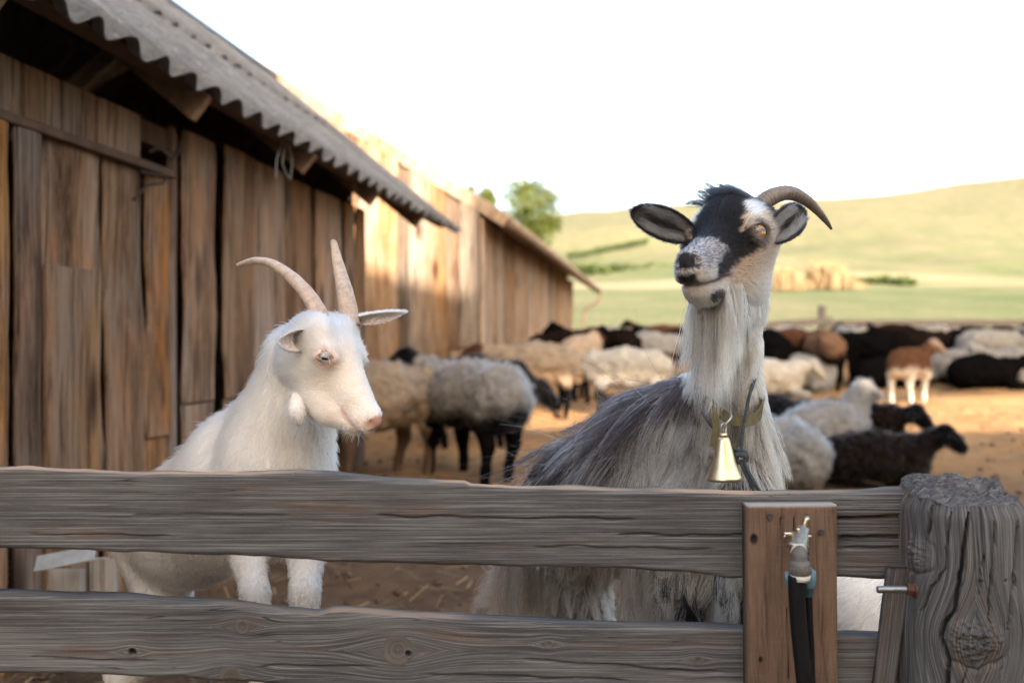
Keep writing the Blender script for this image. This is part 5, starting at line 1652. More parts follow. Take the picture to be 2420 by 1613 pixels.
    for i, gr in enumerate(groups): groups[i] = (gr[0] - O, *gr[1:])
    hair_object("coat", groups, M['hair'], root)
    return root, hd, body_f


# =================================================================== white goat
def white_goat():
    r = np.random.default_rng(31)
    hd = Head(V(802, 836, 1.675), math.radians(66), math.radians(50), math.radians(0), .97)
    foot = V(600, 1150, 1.85); root = empty("white_goat", (foot[0], foot[1], float(gz(foot[0], foot[1]))))
    tag(root, "white horned goat with pink nose looking down over the fence", "goat")
    O = np.array(root.location)
    nb = hd.wld((0, -.045, -.05))
    neck = [(nb, .045), (V(706, 850, 1.74), .047), (V(690, 950, 1.78), .062), (V(660, 1060, 1.82), .082)]
    torso = [(V(660, 1060, 1.82), .082), (V(642, 1150, 1.85), .096), (V(560, 1190, 1.95), .115), (V(455, 1240, 2.08), .115), (V(385, 1285, 2.18), .100)]
    wither = [(V(640, 980, 1.84), .050), (V(565, 1080, 1.93), .072), (V(490, 1160, 2.04), .075)]
    def leg(px, py0, Y0, pk, px1, Y1):
        top = V(px, py0, Y0); g = V(px1, 900, Y1); zf = float(gz(g[0], Y1)); kn = V(pk, 1400, Y1 + .01)
        return [(top, .058), (V((px + pk) / 2, 1315, (Y0 + Y1) / 2), .030), (kn, .0235), (np.array([g[0], Y1, zf + .09]), .019), (np.array([g[0], Y1 - .01, zf + .045]), .023), (np.array([g[0], Y1 - .03, zf + .022]), .022)]
    legs = [leg(572, 1215, 1.80, 602, 640, 1.70), leg(728, 1205, 1.80, 720, 724, 1.70)]
    def hind(px, py0, Y0, px1, Y1):
        top = V(px, py0, Y0); g = V(px1, 900, Y1); zf = float(gz(g[0], Y1))
        return [(top, .075), (np.array([top[0] + .03, top[1] - .03, zf + (top[2] - zf) * .62]), .048), (np.array([g[0] - .05, Y1 + .02, zf + (top[2] - zf) * .42]), .026), (np.array([g[0] - .01, Y1, zf + .09]), .020), (np.array([g[0], Y1, zf + .03]), .024)]
    legs += [hind(375, 1310, 2.14, 340, 2.12), hind(372, 1310, 2.26, 318, 2.28)]
    watt = [(V(706, 935, 1.675), .009), (V(703, 970, 1.662), .0145), (V(706, 1000, 1.660), .010)]
    watt2 = [(V(752, 950, 1.672), .009), (V(764, 972, 1.672), .013), (V(768, 984, 1.672), .009)]
    items = sd_chain(torso, .06) + sd_chain(wither, .06) + sd_chain(neck, .05)
    for l in legs: items += sd_chain(l, .016)
    items += sd_chain(watt, .015) + sd_chain([(V(715, 915, 1.70), .012), watt[0]], .02)
    body_f = sd_union(items)
    head_f = head_field(hd, sd_chain(neck[:2], .04) + sd_chain(watt2, .015) + sd_chain([(V(745, 930, 1.685), .012), watt2[0]], .02), lid=.36, lrot=.62, mouth0=.080, eo=1.25)
    allp = torso + neck + wither + [p for l in legs for p in l]
    lo, hi = limits(allp, .03)
    hc = hd.wld((0, .03, -.04)); hlo, hhi = hc - .165, hc + .165
    vs_, qs_ = goat_body_mesh([body_f, head_f], [(lo, hi), (hlo, hhi)], [.010, .0026])
    vb, vh = vs_

    def head_col(P):
        L = hd.loc(P); x, y, z = np.abs(L[:, 0]), L[:, 1], L[:, 2]; n = len(P)
        nz = vnoise(L, 220, 3) - .5; n3 = vnoise(L, 45, 8)
        c = np.tile([.86, .83, .79], (n, 1))
        c = mixc(c, np.array([.78, .68, .58]), smooth01(n3, .5, .8) * .5 * smooth01(y, -.02, .03))
        de = np.linalg.norm(np.stack([x, y, z], 1) - (EYE_C + np.array([.008, .006, 0])), axis=1)
        c = mixc(c, np.array([.66, .45, .36]), (1 - smooth01(de + nz * .01, .014, .026)) * .75); c = mixc(c, np.array([.34, .21, .17]), (1 - smooth01(de, .0125, .0145)) * .6)
        nose = smooth01(y + nz * .006, .128, .134) * (1 - smooth01(x, .019, .0245)) * smooth01(z, -.033, -.028)
        c = mixc(c, np.array([.50, .30, .25]), nose)
        dn = ((x - .0145) / .004) ** 2 + ((y - .139) / .008) ** 2 + ((z + .0195) / .004) ** 2
        c = mixc(c, np.array([.16, .07, .055]), np.exp(-dn))
        zm = -.0475 + .06 * np.clip(.10 - y, 0, .06)
        lip = np.exp(-((z - zm) / .0042) ** 2) * smooth01(y, .078, .092)
        c = mixc(c, np.array([.56, .38, .33]), lip * .9)
        mz = smooth01(y, .108, .125) * smooth01(-z, .02, .035) * (1 - lip)
        c = mixc(c, np.array([.74, .62, .54]), mz * .6)
        return c
    cb = np.tile([.74, .69, .64], (len(vb), 1)); ch = head_col(vh) * np.array([.95, .86, .80])
    me = mesh_np("body", np.vstack(vs_) - O, np.concatenate([qs_[0], qs_[1] + len(vb)]), M['skin'], attrs={"Col": (np.vstack([cb, ch]), 'FLOAT_COLOR')})
    link("body", me, root)
    for sd in (-1, 1): eye_object("eye", hd, sd, (.40, .41, .42), "pale_blue_eye", root, (.20, .14, .12), rad=.0150, pupil=(.45, .12), look=(0, 0, -.2), rot=.62)
    M['horn_w'] = mat_horn("pale_horn", (.50, .37, .29), (.56, .45, .35))
    horn_object("horn", [V(760, 758, 1.680), V(744, 722, 1.685), V(719, 686, 1.695), V(683, 650, 1.72), V(642, 623, 1.745), V(600, 616, 1.77), V(563, 627, 1.79)], .0185, .0050, M['horn_w'], root, 9, .05, .8)
    horn_object("horn", [V(828, 770, 1.730), V(819, 712, 1.742), V(811, 672, 1.765), V(802, 636, 1.785), V(794, 600, 1.80), V(788, 570, 1.812)], .0185, .0058, M['horn_w'], root, 9, .05, .8)
    groups = []
    # head hair
    P, N = sample_surface(vh, qs_[1], 56000, r)
    L = hd.loc(P); x, y, z = np.abs(L[:, 0]), L[:, 1], L[:, 2]
    de = np.linalg.norm(np.stack([x, y, z], 1) - (EYE_C + np.array([.009, .003, .001])), axis=1)
    nose = (y > .132) & (x < .0225) & (z > -.032)
    lip = np.abs(z - (-.0475 + .06 * np.clip(.10 - y, 0, .06))) < .0018
    keep = (de > .0125) & ~nose & ~(lip & (y > .06))
    P, N, L = P[keep], N[keep], L[keep]; x, y, z = np.abs(L[:, 0]), L[:, 1], L[:, 2]
    comb = tangent(hd.dirw(np.stack([np.sign(L[:, 0]) * .2, -np.ones(len(L)), -.2 - .5 * smooth01(-z, .02, .06)], 1)), N)
    ln = (.0050 + .007 * smooth01(-y, -.07, .04)) * r.uniform(.7, 1.3, len(P))
    S = strands(P, N, comb, ln, r, lift=.25 + .1 * r.random(len(P)), jit=.12, grav=.08, k=3)
    groups.append((S, head_col(P) * r.uniform(.88, 1.08, len(P))[:, None], .00042, .00012))
    k = (y > .085) & (z < -.055) & (r.random(len(P)) < .06)
    S = strands(P[k], N[k], comb[k] + N[k], r.uniform(.012, .024, k.sum()), r, lift=.7, jit=.2, k=4)
    groups.append((S, np.tile([.8, .78, .75], (k.sum(), 1)), .00022, .00008))
    # white lashes over the lowered eye
    for sd in (-1, 1):
        t = np.linspace(-1, 1, 30)
        e = np.array([.80 * sd, .50, .33]); e /= np.linalg.norm(e)
        base = EYE_C * np.array([sd, 1, 1]) + e * .0135 + np.stack([0 * t, t * .011, .0042 - .003 * t ** 2], 1)
        q = hd.wld(base)
        S = strands(q, np.tile(hd.dirw(e), (30, 1)), np.tile(hd.dirw(e) * .6 + np.array([0, 0, -.7]), (30, 1)), r.uniform(.006, .010, 30), r, lift=.35, jit=.10, k=4)
        groups.append((S, np.tile([.80, .77, .74], (30, 1)), .00026, .0001))
    # body hair
    fc = vb[qs_[0]].mean(1); fpy = 806.5 + (CAMZ - fc[:, 2]) * F / fc[:, 1]
    P, N = sample_surface(vb, qs_[0], 60000, r, np.where(fpy > 1500, .25, 1.0))
    keep = head_f(P.astype(np.float32)) > -.012; P, N = P[keep], N[keep]; n = len(P)
    px = 1210 + P[:, 0] * F / P[:, 1]; py = 806.5 + (CAMZ - P[:, 2]) * F / P[:, 1]
    backv = unit((V(375, 1290, 2.18) - V(640, 1150, 1.83))[None])
    comb = tangent(np.array([[0, 0, -.8]]) + backv * .5, N)
    ln = np.where(py > 1300, .008, .024) * r.uniform(.6, 1.35, n)
    S = strands(P, N, comb, ln, r, lift=.30, jit=.14, grav=.5, k=4, curl=.25)
    S, ci = clump(S, 14, r, .5, 1.1)
    c = np.tile([.86, .835, .80], (n, 1)); big = fbm(P, 14, 2, 3)
    c = mixc(c, np.array([.78, .68, .55]), smooth01(big, .50, .72) * .55 * smooth01(px, 600, 660))
    c = mixc(c, np.array([.52, .46, .40]), smooth01(py, 1330, 1420) * smooth01(-px, -600, -480) * .6)
    groups.append((S, c * r.uniform(.9, 1.08, n)[:, None], .00048, .00014))
    # tassel hair
    # ears: the near one folded towards the camera, the far one pointing right
    ears = [ear_arrays(V(722, 792, 1.672), V(658, 806, 1.595), (.2, .0, 1.0), (-.1, -.25, -1.0), .0340, cup=.9, roll=.75), ear_arrays(V(846, 752, 1.745), V(958, 737, 1.725), (.1, .55, -.6), (.05, -.75, -.9), .0215, cup=.55, roll=.50, tipe=1.0)]
    for k, (ev, eq, eu, evv, inner, ax, nr) in enumerate(ears):
        ce = np.where(inner[:, None] > .5, np.array([[.58, .49, .44]]), np.array([[.82, .78, .73]]))
        link("ear", mesh_np("ear", ev - O, eq, M['skin'], attrs={"Col": (ce, 'FLOAT_COLOR')}), root)
        P, N = sample_surface(ev, eq, 5200, r)
        kd = kdtree.KDTree(len(ev))
        for i, p in enumerate(ev): kd.insert(Vector(p), i)
        kd.balance(); ii = np.array([kd.find(Vector(p))[1] for p in P])
        S = strands(P, N, tangent(np.tile(ax, (len(P), 1)), N), np.where(inner[ii] > .5, .005, .006), r, lift=.3, jit=.2, k=3)
        cc = np.where(inner[ii][:, None] > .5, np.array([[.62, .56, .52]]), np.array([[.86, .83, .80]]))
        keep = (inner[ii] < .5) | (r.random(len(P)) < .35)
        groups.append((S[keep], (cc * r.uniform(.8, 1.1, len(P))[:, None])[keep], .0004, .00012))
    for i, gr in enumerate(groups): groups[i] = (gr[0] - O, *gr[1:])
    hair_object("coat", groups, M['hair'], root)
    return root


def back_goat():
    """third goat, mostly hidden behind the board and the post, head down to the right"""
    r = np.random.default_rng(44)
    b0 = V(2150, 1440, 2.0); root = empty("grazing_goat", (b0[0], b0[1], float(gz(b0[0], b0[1])))); O = np.array(root.location)
    tag(root, "white goat whose flank shows between the brown board and the post", "goat")
    body = [(V(2010, 1440, 1.98), .13), (V(2200, 1430, 2.0), .145), (V(2350, 1440, 2.05), .125)]
    neck = [(V(2390, 1420, 2.05), .085), (V(2490, 1520, 2.02), .062)]
    head = [(V(2500, 1535, 2.0), .058), (V(2530, 1650, 1.96), .036)]
    items = sd_chain(body, .06) + sd_chain(neck, .05) + sd_chain(head, .03) + sd_chain([(V(1960, 1350, 1.98), .03), (V(1925, 1330, 1.98), .015)], .03)
    for px, Y0 in ((2040, 1.92), (2050, 2.07), (2340, 1.97), (2350, 2.12)):
        t = V(px, 1500, Y0); zf = float(gz(t[0], Y0)); items += sd_chain([(t, .07), (np.array([t[0], Y0, zf + .24]), .03), (np.array([t[0], Y0, zf + .06]), .02), (np.array([t[0], Y0 - .01, zf + .022]), .025)], .03)
    fn = sd_union(items)
    v, q = mesh_sdf(fn, V(1880, 1200, 2.0) - np.array([0, .3, .75]), V(2600, 1200, 2.0) + np.array([.05, .32, .05]), .014)
    link("body", mesh_np("body", v - O, q, M['skin'], attrs={"Col": (np.tile([.72, .68, .63], (len(v), 1)), 'FLOAT_COLOR')}), root)
    P, N = sample_surface(v, q, 16000, r)
    S = strands(P, N, tangent(np.array([[-.9, 0, -.7]]), N), r.uniform(.025, .05, len(P)), r, lift=.28, jit=.15, grav=.4, k=5, curl=.35)
    S, _ = clump(S, 16, r, .55)
    hair_object("coat", [(S - O, np.tile([.84, .82, .80], (len(P), 1)) * r.uniform(.85, 1.08, len(P))[:, None], .0006, .00015)], M['hair'], root)


bg_root, bg_head, bg_body = black_goat()
white_goat()
back_goat()
# ------------------------------------------------------------------ what the bearded goat wears
def strip_mesh(name, P, Wd, w, t, mat):
    """flat strap along P with width directions Wd"""
    P = np.asarray(P, float); n = len(P)
    T = unit(np.gradient(P, axis=0)); Wd = unit(Wd - T * (Wd * T).sum(1)[:, None]); Nn = np.cross(T, Wd)
    sec = [(-.5, -.5), (.5, -.5), (.5, .5), (-.5, .5)]
    v = np.stack([P + Wd * (a * w) + Nn * (b * t) for a, b in sec], 1).reshape(-1, 3)
    return mesh_np(name, v, [grid_faces(n, 4, wrap_v=True), np.array([[0, 1, 2, 3], [n * 4 - 1, n * 4 - 2, n * 4 - 3, n * 4 - 4]])], mat, smooth=False)


C0 = V(1722, 918, 1.750)
collar = empty("collar", C0); tag(collar, "olive green strap collar with steel buckle round the bearded goat's neck", "collar")
th = np.linspace(0, 2 * np.pi, 90)
tau = math.radians(38)
ring = np.stack([.055 * np.cos(th), -.082 * np.sin(th) * math.cos(tau) - .006, -.082 * np.sin(th) * math.sin(tau) + .012 * np.cos(th) * -1], 1)
wd = np.tile([0, -math.sin(tau) * -.5, 1.0], (90, 1)) + np.stack([np.cos(th) * .25, -np.sin(th) * .25, th * 0], 1)
strap_o = link("strap", strip_mesh("strap", ring, wd, .0175, .0045, M['leather']), collar)
def cl(px, py, Y): return V(px, py, Y) - C0
P = spline([cl(1678, 950, 1.664), cl(1686, 965, 1.656), cl(1692, 1000, 1.654), cl(1690, 1030, 1.656), cl(1684, 1056, 1.658)], 24)
link("strap_end", strip_mesh("strap_end", P, np.tile([1, -.25, .05], (24, 1)), .0115, .0035, M['leather']), collar)
for a in ([(1651, 905, 1.672), (1659, 912, 1.664), (1668, 926, 1.662)], [(1663, 938, 1.664), (1660, 946, 1.664), (1672, 930, 1.658)], [(1684, 950, 1.654), (1675, 968, 1.654), (1668, 978, 1.656)]):
    tube("buckle", spline([cl(*q) for q in a], 12), .0018, M['steel'], strap_o, 8)

bell = empty("goat_bell", V(1711, 1080, 1.640)); tag(bell, "pale brass cone bell hanging on the bearded goat's chest", "bell")
bu2 = 1.640 / F
tl = np.array([-.03, 0, 1.0])
prof = [(54, 41.5), (53.5, 43), (45, 39.5), (20, 30), (-15, 21), (-40, 15), (-47, 12.5), (-50, 7), (-51, .5)]
ptsb = [np.array([(y_ * .03) * bu2, 0, -y_ * bu2]) for y_, r_ in prof]
inner = [np.array([(y_ * .03) * bu2, 0, -y_ * bu2]) for y_, r_ in ((54, 40.0), (40, 36), (0, 24), (-40, 11))]
v_, f_ = tube_np(ptsb, [r_ * bu2 for _, r_ in prof], 40, caps=False); v2_, f2_ = tube_np(inner, [40 * bu2, 36 * bu2, 24 * bu2, 11 * bu2], 40, caps=False)
vv_, ff_ = merge_np([(v_, f_), (v2_, [q[:, ::-1] for q in f2_])])
k0 = np.arange(40); ff_.append(np.stack([k0, (k0 + 1) % 40, len(v_) + (k0 + 1) % 40, len(v_) + k0], 1)[:, ::-1])
link("bell_body", mesh_np("bell_body", vv_, ff_, M['brass']), bell)
tube("neck", [(-1.4 * bu2, 0, 48 * bu2), (-1.6 * bu2, 0, 58 * bu2)], [11 * bu2, 9 * bu2], M['brass'], bell, 12)
tube("loop", spline([np.array([-8 * bu2, 0, 56 * bu2]), np.array([-7 * bu2, -.002, 74 * bu2]), np.array([-1 * bu2, 0, 80 * bu2]), np.array([5 * bu2, .002, 72 * bu2]), np.array([4 * bu2, 0, 56 * bu2])], 20), .0015, M['steel'], bell, 8)
tube("hook", spline([np.array([-3 * bu2, 0, 66 * bu2]), np.array([6 * bu2, -.003, 82 * bu2]), np.array([17 * bu2, .002, 94 * bu2]), np.array([18 * bu2, .012, 104 * bu2]), np.array([16 * bu2, .03, 108 * bu2])], 20), .0020, M['steel'], bell, 8)
tube("clapper", [(0, 0, 0), (0, 0, -42 * bu2), (0, 0, -58 * bu2)], [.0015, .0015, .004], M['iron'], bell, 8)

rope = empty("neck_rope", V(1752, 1075, 1.655)); tag(rope, "braided blue-grey rope knotted round the bearded goat's neck beside the bell", "rope")
RO = np.array(rope.location)
def twist(name, pts, r, n=160, pitch=.009):
    P = spline(np.array(pts), n) - RO
    s = np.concatenate([[0], np.cumsum(np.linalg.norm(np.diff(P, axis=0), axis=1))])
    T, N, B = frame_along(P)
    parts = []
    for k in range(3):
        a = s / pitch * 2 * np.pi + k * 2 * np.pi / 3
        parts.append(tube_np(P + (np.cos(a)[:, None] * N + np.sin(a)[:, None] * B) * r * .5, r * .62, 7))
    v, f = merge_np(parts)
    return link(name, mesh_np(name, v, f, M['rope_blue']), rope)
twist("loop", [V(1650, 860, 1.735), V(1646, 920, 1.690), V(1656, 965, 1.672), V(1684, 1008, 1.664), V(1715, 1042, 1.670), V(1742, 1068, 1.662)], .0028)
twist("loop", [V(1790, 880, 1.74), V(1772, 930, 1.690), V(1763, 975, 1.672), V(1755, 1020, 1.662), V(1751, 1062, 1.658)], .0028)
twist("knot", [V(1742, 1062, 1.656), V(1762, 1070, 1.645), V(1760, 1088, 1.648), V(1743, 1090, 1.652), V(1742, 1074, 1.645), V(1764, 1078, 1.642), V(1756, 1096, 1.650)], .0038, 120)
twist("tail", [V(1750, 1088, 1.650), V(1758, 1110, 1.648), V(1772, 1138, 1.648), V(1790, 1172, 1.65)], .0028)
twist("tail", [V(1758, 1088, 1.646), V(1768, 1112, 1.644), V(1782, 1138, 1.645), V(1800, 1170, 1.65)], .0028)
# ------------------------------------------------------------------ the flock
M['wool'] = mat_attr_color("fleece", 1.0, 0.0, 38.0, .9, mottled=.35)


def sheep_mesh(name, pose, headpose, cols, seed, voxel=.021, tail=True):
    """x forward, z up, feet on z=0"""
    fl, belly, face, legc = [np.array(c, float) for c in cols]
    items = []
    if pose == 'stand':
        items += sd_chain([((.27, 0, .50), .165), ((.0, 0, .51), .195), ((-.27, 0, .51), .185)], .08)
        items += [(sd_ell((-.40, 0, .46), (.09, .12, .13)), .06)]
        nb, zl = np.array([.32, 0, .57]), .0
        legs = []
        for sx, sy, dx in ((.26, .10, .02), (.24, -.10, -.03), (-.28, .11, -.02), (-.26, -.11, .03)):
            legs.append([((sx, sy, .38), .075), ((sx + dx * .5 - (.03 if sx < 0 else 0), sy, .24), .040), ((sx + dx, sy, .10), .026), ((sx + dx + .01, sy, .022), .030)])
    else:
        items += sd_chain([((.24, .0, .22), .175), ((.0, 0, .235), .205), ((-.26, 0, .22), .195)], .08)
        nb = np.array([.30, 0, .30])
        legs = [[((.22, .15, .10), .06), ((.40, .14, .05), .04), ((.26, .16, .035), .03)], [((.22, -.15, .10), .06), ((.40, -.14, .05), .04), ((.26, -.16, .035), .03)], [((-.22, .16, .12), .08), ((-.02, .20, .06), .045), ((-.20, .22, .035), .03)]]
    for l in legs: items += sd_chain(l, .03)
    yaw, up, pitch = headpose
    hv = np.array([math.cos(yaw), math.sin(yaw), 0])
    poll = nb + hv * .22 + np.array([0, 0, up])
    fd = hv * math.cos(pitch) + np.array([0, 0, -math.sin(pitch)])
    items += sd_chain([(nb, .120), (poll - hv * .05 - np.array([0, 0, .03]), .072)], .05)
    headi = sd_chain([(poll, .074), (poll + fd * .09, .060), (poll + fd * .165, .046)], .02)
    lat = np.array([-hv[1], hv[0], 0])
    for s in (-1, 1):
        headi += sd_chain([(poll + lat * s * .05 + np.array([0, 0, .01]), .022), (poll + lat * s * .115 + np.array([0, 0, -.045]), .026), (poll + lat * s * .125 + np.array([0, 0, -.085]), .014)], .015)
    items += headi
    fn = sd_union(items)
    v, q = mesh_sdf(fn, (-.62, -.36, -.03), (.85, .36, 1.12) if abs(yaw) < 1.0 else (.85, .36, 1.12), voxel)
    N = vert_normals(v, q)
    hm = smooth01((sd_union(headi)(v.astype(np.float32)) - fn(v.astype(np.float32))) * -1, -.030, -.008)
    zleg = .33 if pose == 'stand' else .0
    lm = 1 - smooth01(v[:, 2], zleg - .06, zleg + .03) if pose == 'stand' else np.zeros(len(v))
    lm = np.where(np.abs(v[:, 0]) > .60, 0, lm)
    wool = (1 - hm) * (1 - lm)
    d = (fbm(v + seed, 12, seed, 2) - .5) * .060 + (fbm(v + seed, 36, seed + 5, 2) - .5) * .045
    v2 = v + N * (d * wool)[:, None]
    v2[:, 2] = np.maximum(v2[:, 2], 0)
    n1 = fbm(v, 6, seed + 1, 3); n2 = fbm(v, 24, seed + 2, 2)
    c = np.tile(fl, (len(v), 1)) * (.70 + .6 * n2)[:, None]
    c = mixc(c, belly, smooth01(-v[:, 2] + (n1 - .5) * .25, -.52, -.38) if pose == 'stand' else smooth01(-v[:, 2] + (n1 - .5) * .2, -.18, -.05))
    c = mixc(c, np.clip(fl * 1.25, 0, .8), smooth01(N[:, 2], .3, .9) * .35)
    c = mixc(c, face, hm); c = mixc(c, legc, lm)
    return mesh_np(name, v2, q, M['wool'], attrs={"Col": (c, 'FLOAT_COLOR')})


def ground_y(px, py):
    """depth at which the ground is seen at this pixel"""
    Y = np.linspace(3, 40, 4000); X = (px - 1210) * Y / F
    yy = 806.5 + (CAMZ - gz(X, Y)) * F / Y
    return float(Y[np.argmin(np.abs(yy - py))])


BLK = (.0045, .004, .0042); DBR = (.010, .0065, .0052); BRN = (.065, .030, .017); TANF = (.36, .265, .185); CRM = (.28, .215, .155); WHT = (.40, .365, .31); GRY = (.20, .185, .17); LGR = (.22, .21, .195)
UP, MID, LOW = (0, .16, .75), (0, .07, .85), (0, -.14, .95)
SHEEP = [
    # px, foot py, heading, pose, head (yaw, rise, pitch), scale, colours (fleece, belly, face, leg), label
    (893, 1130, 222, 'stand', (.3, -.02, .7), 1.02, (CRM, TANF, BLK, (.10, .065, .045)), "cream sheep standing just right of the white goat's face"),
    (1112, 1132, 128, 'stand', (.75, .15, .6), 1.04, ((.22, .205, .19), BLK, BLK, BLK), "grey-backed sheep with black legs turned away in the centre"),
    (1118, 1052, 2, 'stand', (-.2, -.10, .9), .95, (BLK, BLK, BLK, BLK), "black sheep with lowered head behind the grey-backed sheep"),
    (1262, 985, 178, 'stand', (-.2, .06, .5), 1.0, (CRM, TANF, BRN, BLK), "cream sheep with brown head facing the barn wall"),
    (1378, 948, 70, 'stand', (.1, .16, .4), 1.0, (TANF, BRN, BRN, DBR), "tan sheep with dark brown head standing beyond the white one"),
    (1478, 985, 186, 'stand', (.0, -.05, .55), .92, (WHT, LGR, LGR, DBR), "white sheep with grey face left of the bearded goat"),
    (1600, 1055, 178, 'lie', (.1, .05, .9), .95, (BLK, BLK, BLK, BLK), "black sheep lying with lowered head behind the bearded goat's back"),
    (1330, 905, 5, 'stand', UP, .95, (DBR, DBR, BLK, BLK), "dark sheep at the barn's far corner below the downpipe"),
    (1405, 903, 175, 'stand', UP, 1.0, (BLK, BLK, BLK, BLK), "black sheep in the back row right of the downpipe"),
    (1470, 908, 95, 'stand', MID, 1.0, (DBR, BLK, BLK, BLK), "dark brown sheep seen from behind in the back row, left of the goat"),
    (1535, 905, 12, 'stand', MID, .95, (LGR, BRN, BLK, DBR), "pale sheep in the back row just left of the goat's neck"),
    (1600, 900, 170, 'stand', UP, .95, (BLK, BLK, BLK, BLK), "black sheep half hidden behind the goat's neck"),
    (1800, 928, 100, 'stand', MID, 1.05, (BLK, BLK, BLK, BLK), "black sheep right of the bearded goat's neck"),
    (1872, 905, 15, 'stand', MID, 1.0, (BRN, DBR, DBR, DBR), "brown sheep sideways behind the lying white sheep"),
    (1946, 920, 88, 'stand', MID, 1.0, ((.15, .085, .052), DBR, DBR, BLK), "rust-brown sheep seen from behind near the tall fence post"),
    (2000, 900, 80, 'stand', UP, 1.0, (LGR, GRY, BLK, BLK), "grey sheep with raised black head beside the rust-brown one"),
    (2065, 912, 165, 'stand', MID, 1.0, (BLK, BLK, BLK, BLK), "large black sheep left of the sunlit lamb"),
    (2178, 890, 10, 'stand', MID, .92, (DBR, BLK, BLK, BLK), "dark sheep standing behind the sunlit lamb"),
    (2262, 885, 185, 'stand', MID, .92, (BLK, BLK, BLK, BLK), "black sheep below the far short fence post"),
    (2335, 892, 8, 'stand', MID, .95, (LGR, GRY, BLK, DBR), "light grey sheep in the back row at the right"),
    (2420, 890, 172, 'stand', MID, .95, (LGR, GRY, GRY, DBR), "light grey sheep in the back row cut by the right edge"),
    (2150, 950, 46, 'stand', (-.5, .20, .6), .82, ((.10, .048, .026), (.62, .56, .48), (.30, .22, .16), (.66, .62, .56)), "brown lamb with white legs standing in the sunlight"),
    (1310, 948, 20, 'stand', MID, .92, (BLK, BLK, BLK, BLK), "black sheep between the cream sheep and the barn corner"),
    (1700, 893, 10, 'stand', MID, .95, (GRY, DBR, BLK, BLK), "grey sheep showing right behind the goat's jaw and neck"),
    (1850, 872, 170, 'stand', MID, .95, (LGR, GRY, BLK, BLK), "pale sheep far back right of the goat's neck"),
    (1985, 868, 10, 'stand', UP, .9, (GRY, DBR, BLK, BLK), "grey sheep far back by the tall fence post"),
    (2110, 862, 175, 'stand', MID, .95, (DBR, DBR, BLK, BLK), "dark brown sheep far back behind the large black one"),
    (2215, 868, 20, 'stand', MID, .95, (GRY, GRY, BLK, BLK), "grey sheep far back left of the short fence post"),
    (2290, 862, 175, 'stand', MID, .9, (BLK, BLK, BLK, BLK), "black sheep far back right of the short fence post"),
    (2375, 864, 15, 'stand', UP, .9, (DBR, BLK, BLK, BLK), "dark sheep farthest back near the right edge"),
    (1440, 872, 15, 'stand', MID, .95, (GRY, DBR, BLK, BLK), "grey sheep far back between barn and bearded goat"),
    (1560, 868, 175, 'stand', UP, .95, (BRN, DBR, DBR, BLK), "brown sheep far back left of the goat's jaw"),
    (1812, 940, 5, 'lie', MID, 1.0, (WHT, LGR, WHT, WHT), "white sheep lying right of the bearded goat's neck"),
    (1895, 925, 200, 'lie', UP, 1.0, (LGR, GRY, GRY, GRY), "grey sheep lying next to the white one"),
    (2085, 918, 20, 'lie', MID, .9, (BLK, BLK, BLK, BLK), "black sheep lying left of the sunlit lamb"),
    (2250, 908, 150, 'lie', UP, 1.0, (GRY, DBR, BLK, BLK), "dark grey sheep lying right of the sunlit lamb"),
    (2325, 920, 5, 'lie', MID, .98, (BLK, BLK, BLK, BLK), "black sheep stretched out on the ground at the right"),
    (2395, 905, 175, 'lie', UP, 1.05, (LGR, GRY, LGR, GRY), "pale grey sheep lying at the right edge"),
    (2068, 1148, 356, 'lie', (-.25, .14, .75), .76, (DBR, BLK, BLK, BLK), "black sheep lying nearest the post, head to the right"),
    (1858, 1142, 95, 'lie', (.2, .15, .7), .88, (LGR, GRY, LGR, GRY), "pale grey sheep lying just right of the goat's chest"),
    (1952, 1088, 35, 'lie', (.2, .24, .6), .92, (GRY, DBR, GRY, DBR), "woolly grey sheep lying behind the nearest black one"),
    (1835, 1058, 15, 'lie', MID, .86, (BLK, BLK, BLK, BLK), "black sheep lying behind the pale grey one"),
    (2020, 1062, 320, 'lie', MID, .84, (DBR, BLK, BLK, BLK), "dark sheep lying behind the woolly grey one"),
]
for i, (px, py, hdg, pose, hp, sc, cols, lab) in enumerate(SHEEP):
    Yg = ground_y(px, py); Xg = (px - 1210) * Yg / F
    near = Yg < 8
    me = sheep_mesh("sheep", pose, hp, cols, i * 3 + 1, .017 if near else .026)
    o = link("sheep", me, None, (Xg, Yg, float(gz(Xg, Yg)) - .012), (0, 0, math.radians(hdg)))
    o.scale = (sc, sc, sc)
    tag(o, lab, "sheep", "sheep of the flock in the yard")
    if Yg < 9.2:
        nv = len(me.vertices); co = np.zeros(nv * 3, np.float32); me.vertices.foreach_get("co", co); co = co.reshape(-1, 3).astype(float)
        lp = np.zeros(len(me.loops), np.int32); me.loops.foreach_get("vertex_index", lp); q = lp.reshape(-1, 4)
        cc = np.zeros(nv * 4, np.float32); me.attributes["Col"].data.foreach_get("color", cc); cc = cc.reshape(-1, 4)[:, :3]
        rs = np.random.default_rng(i)
        P, N = sample_surface(co, q, 9000, rs)
        kd = kdtree.KDTree(nv)
        for j, p in enumerate(co): kd.insert(Vector(p), j)
        kd.balance(); ii = np.array([kd.find(Vector(p))[1] for p in P])
        kp = P[:, 2] > (.34 if pose == 'stand' else .04); P, N, ii = P[kp], N[kp], ii[kp]
        S = strands(P, N, tangent(np.array([[-.4, 0, -1.0]]), N), rs.uniform(.02, .05, len(P)), rs, lift=.45, jit=.3, grav=.5, k=4, curl=.8)
        S, _ = clump(S, 10, rs, .6)
        hair_object("fleece", [(S, np.clip(cc[ii] * rs.uniform(.7, 1.3, len(P))[:, None], .003, 1), .0011, .0004)], M['hair'], o)
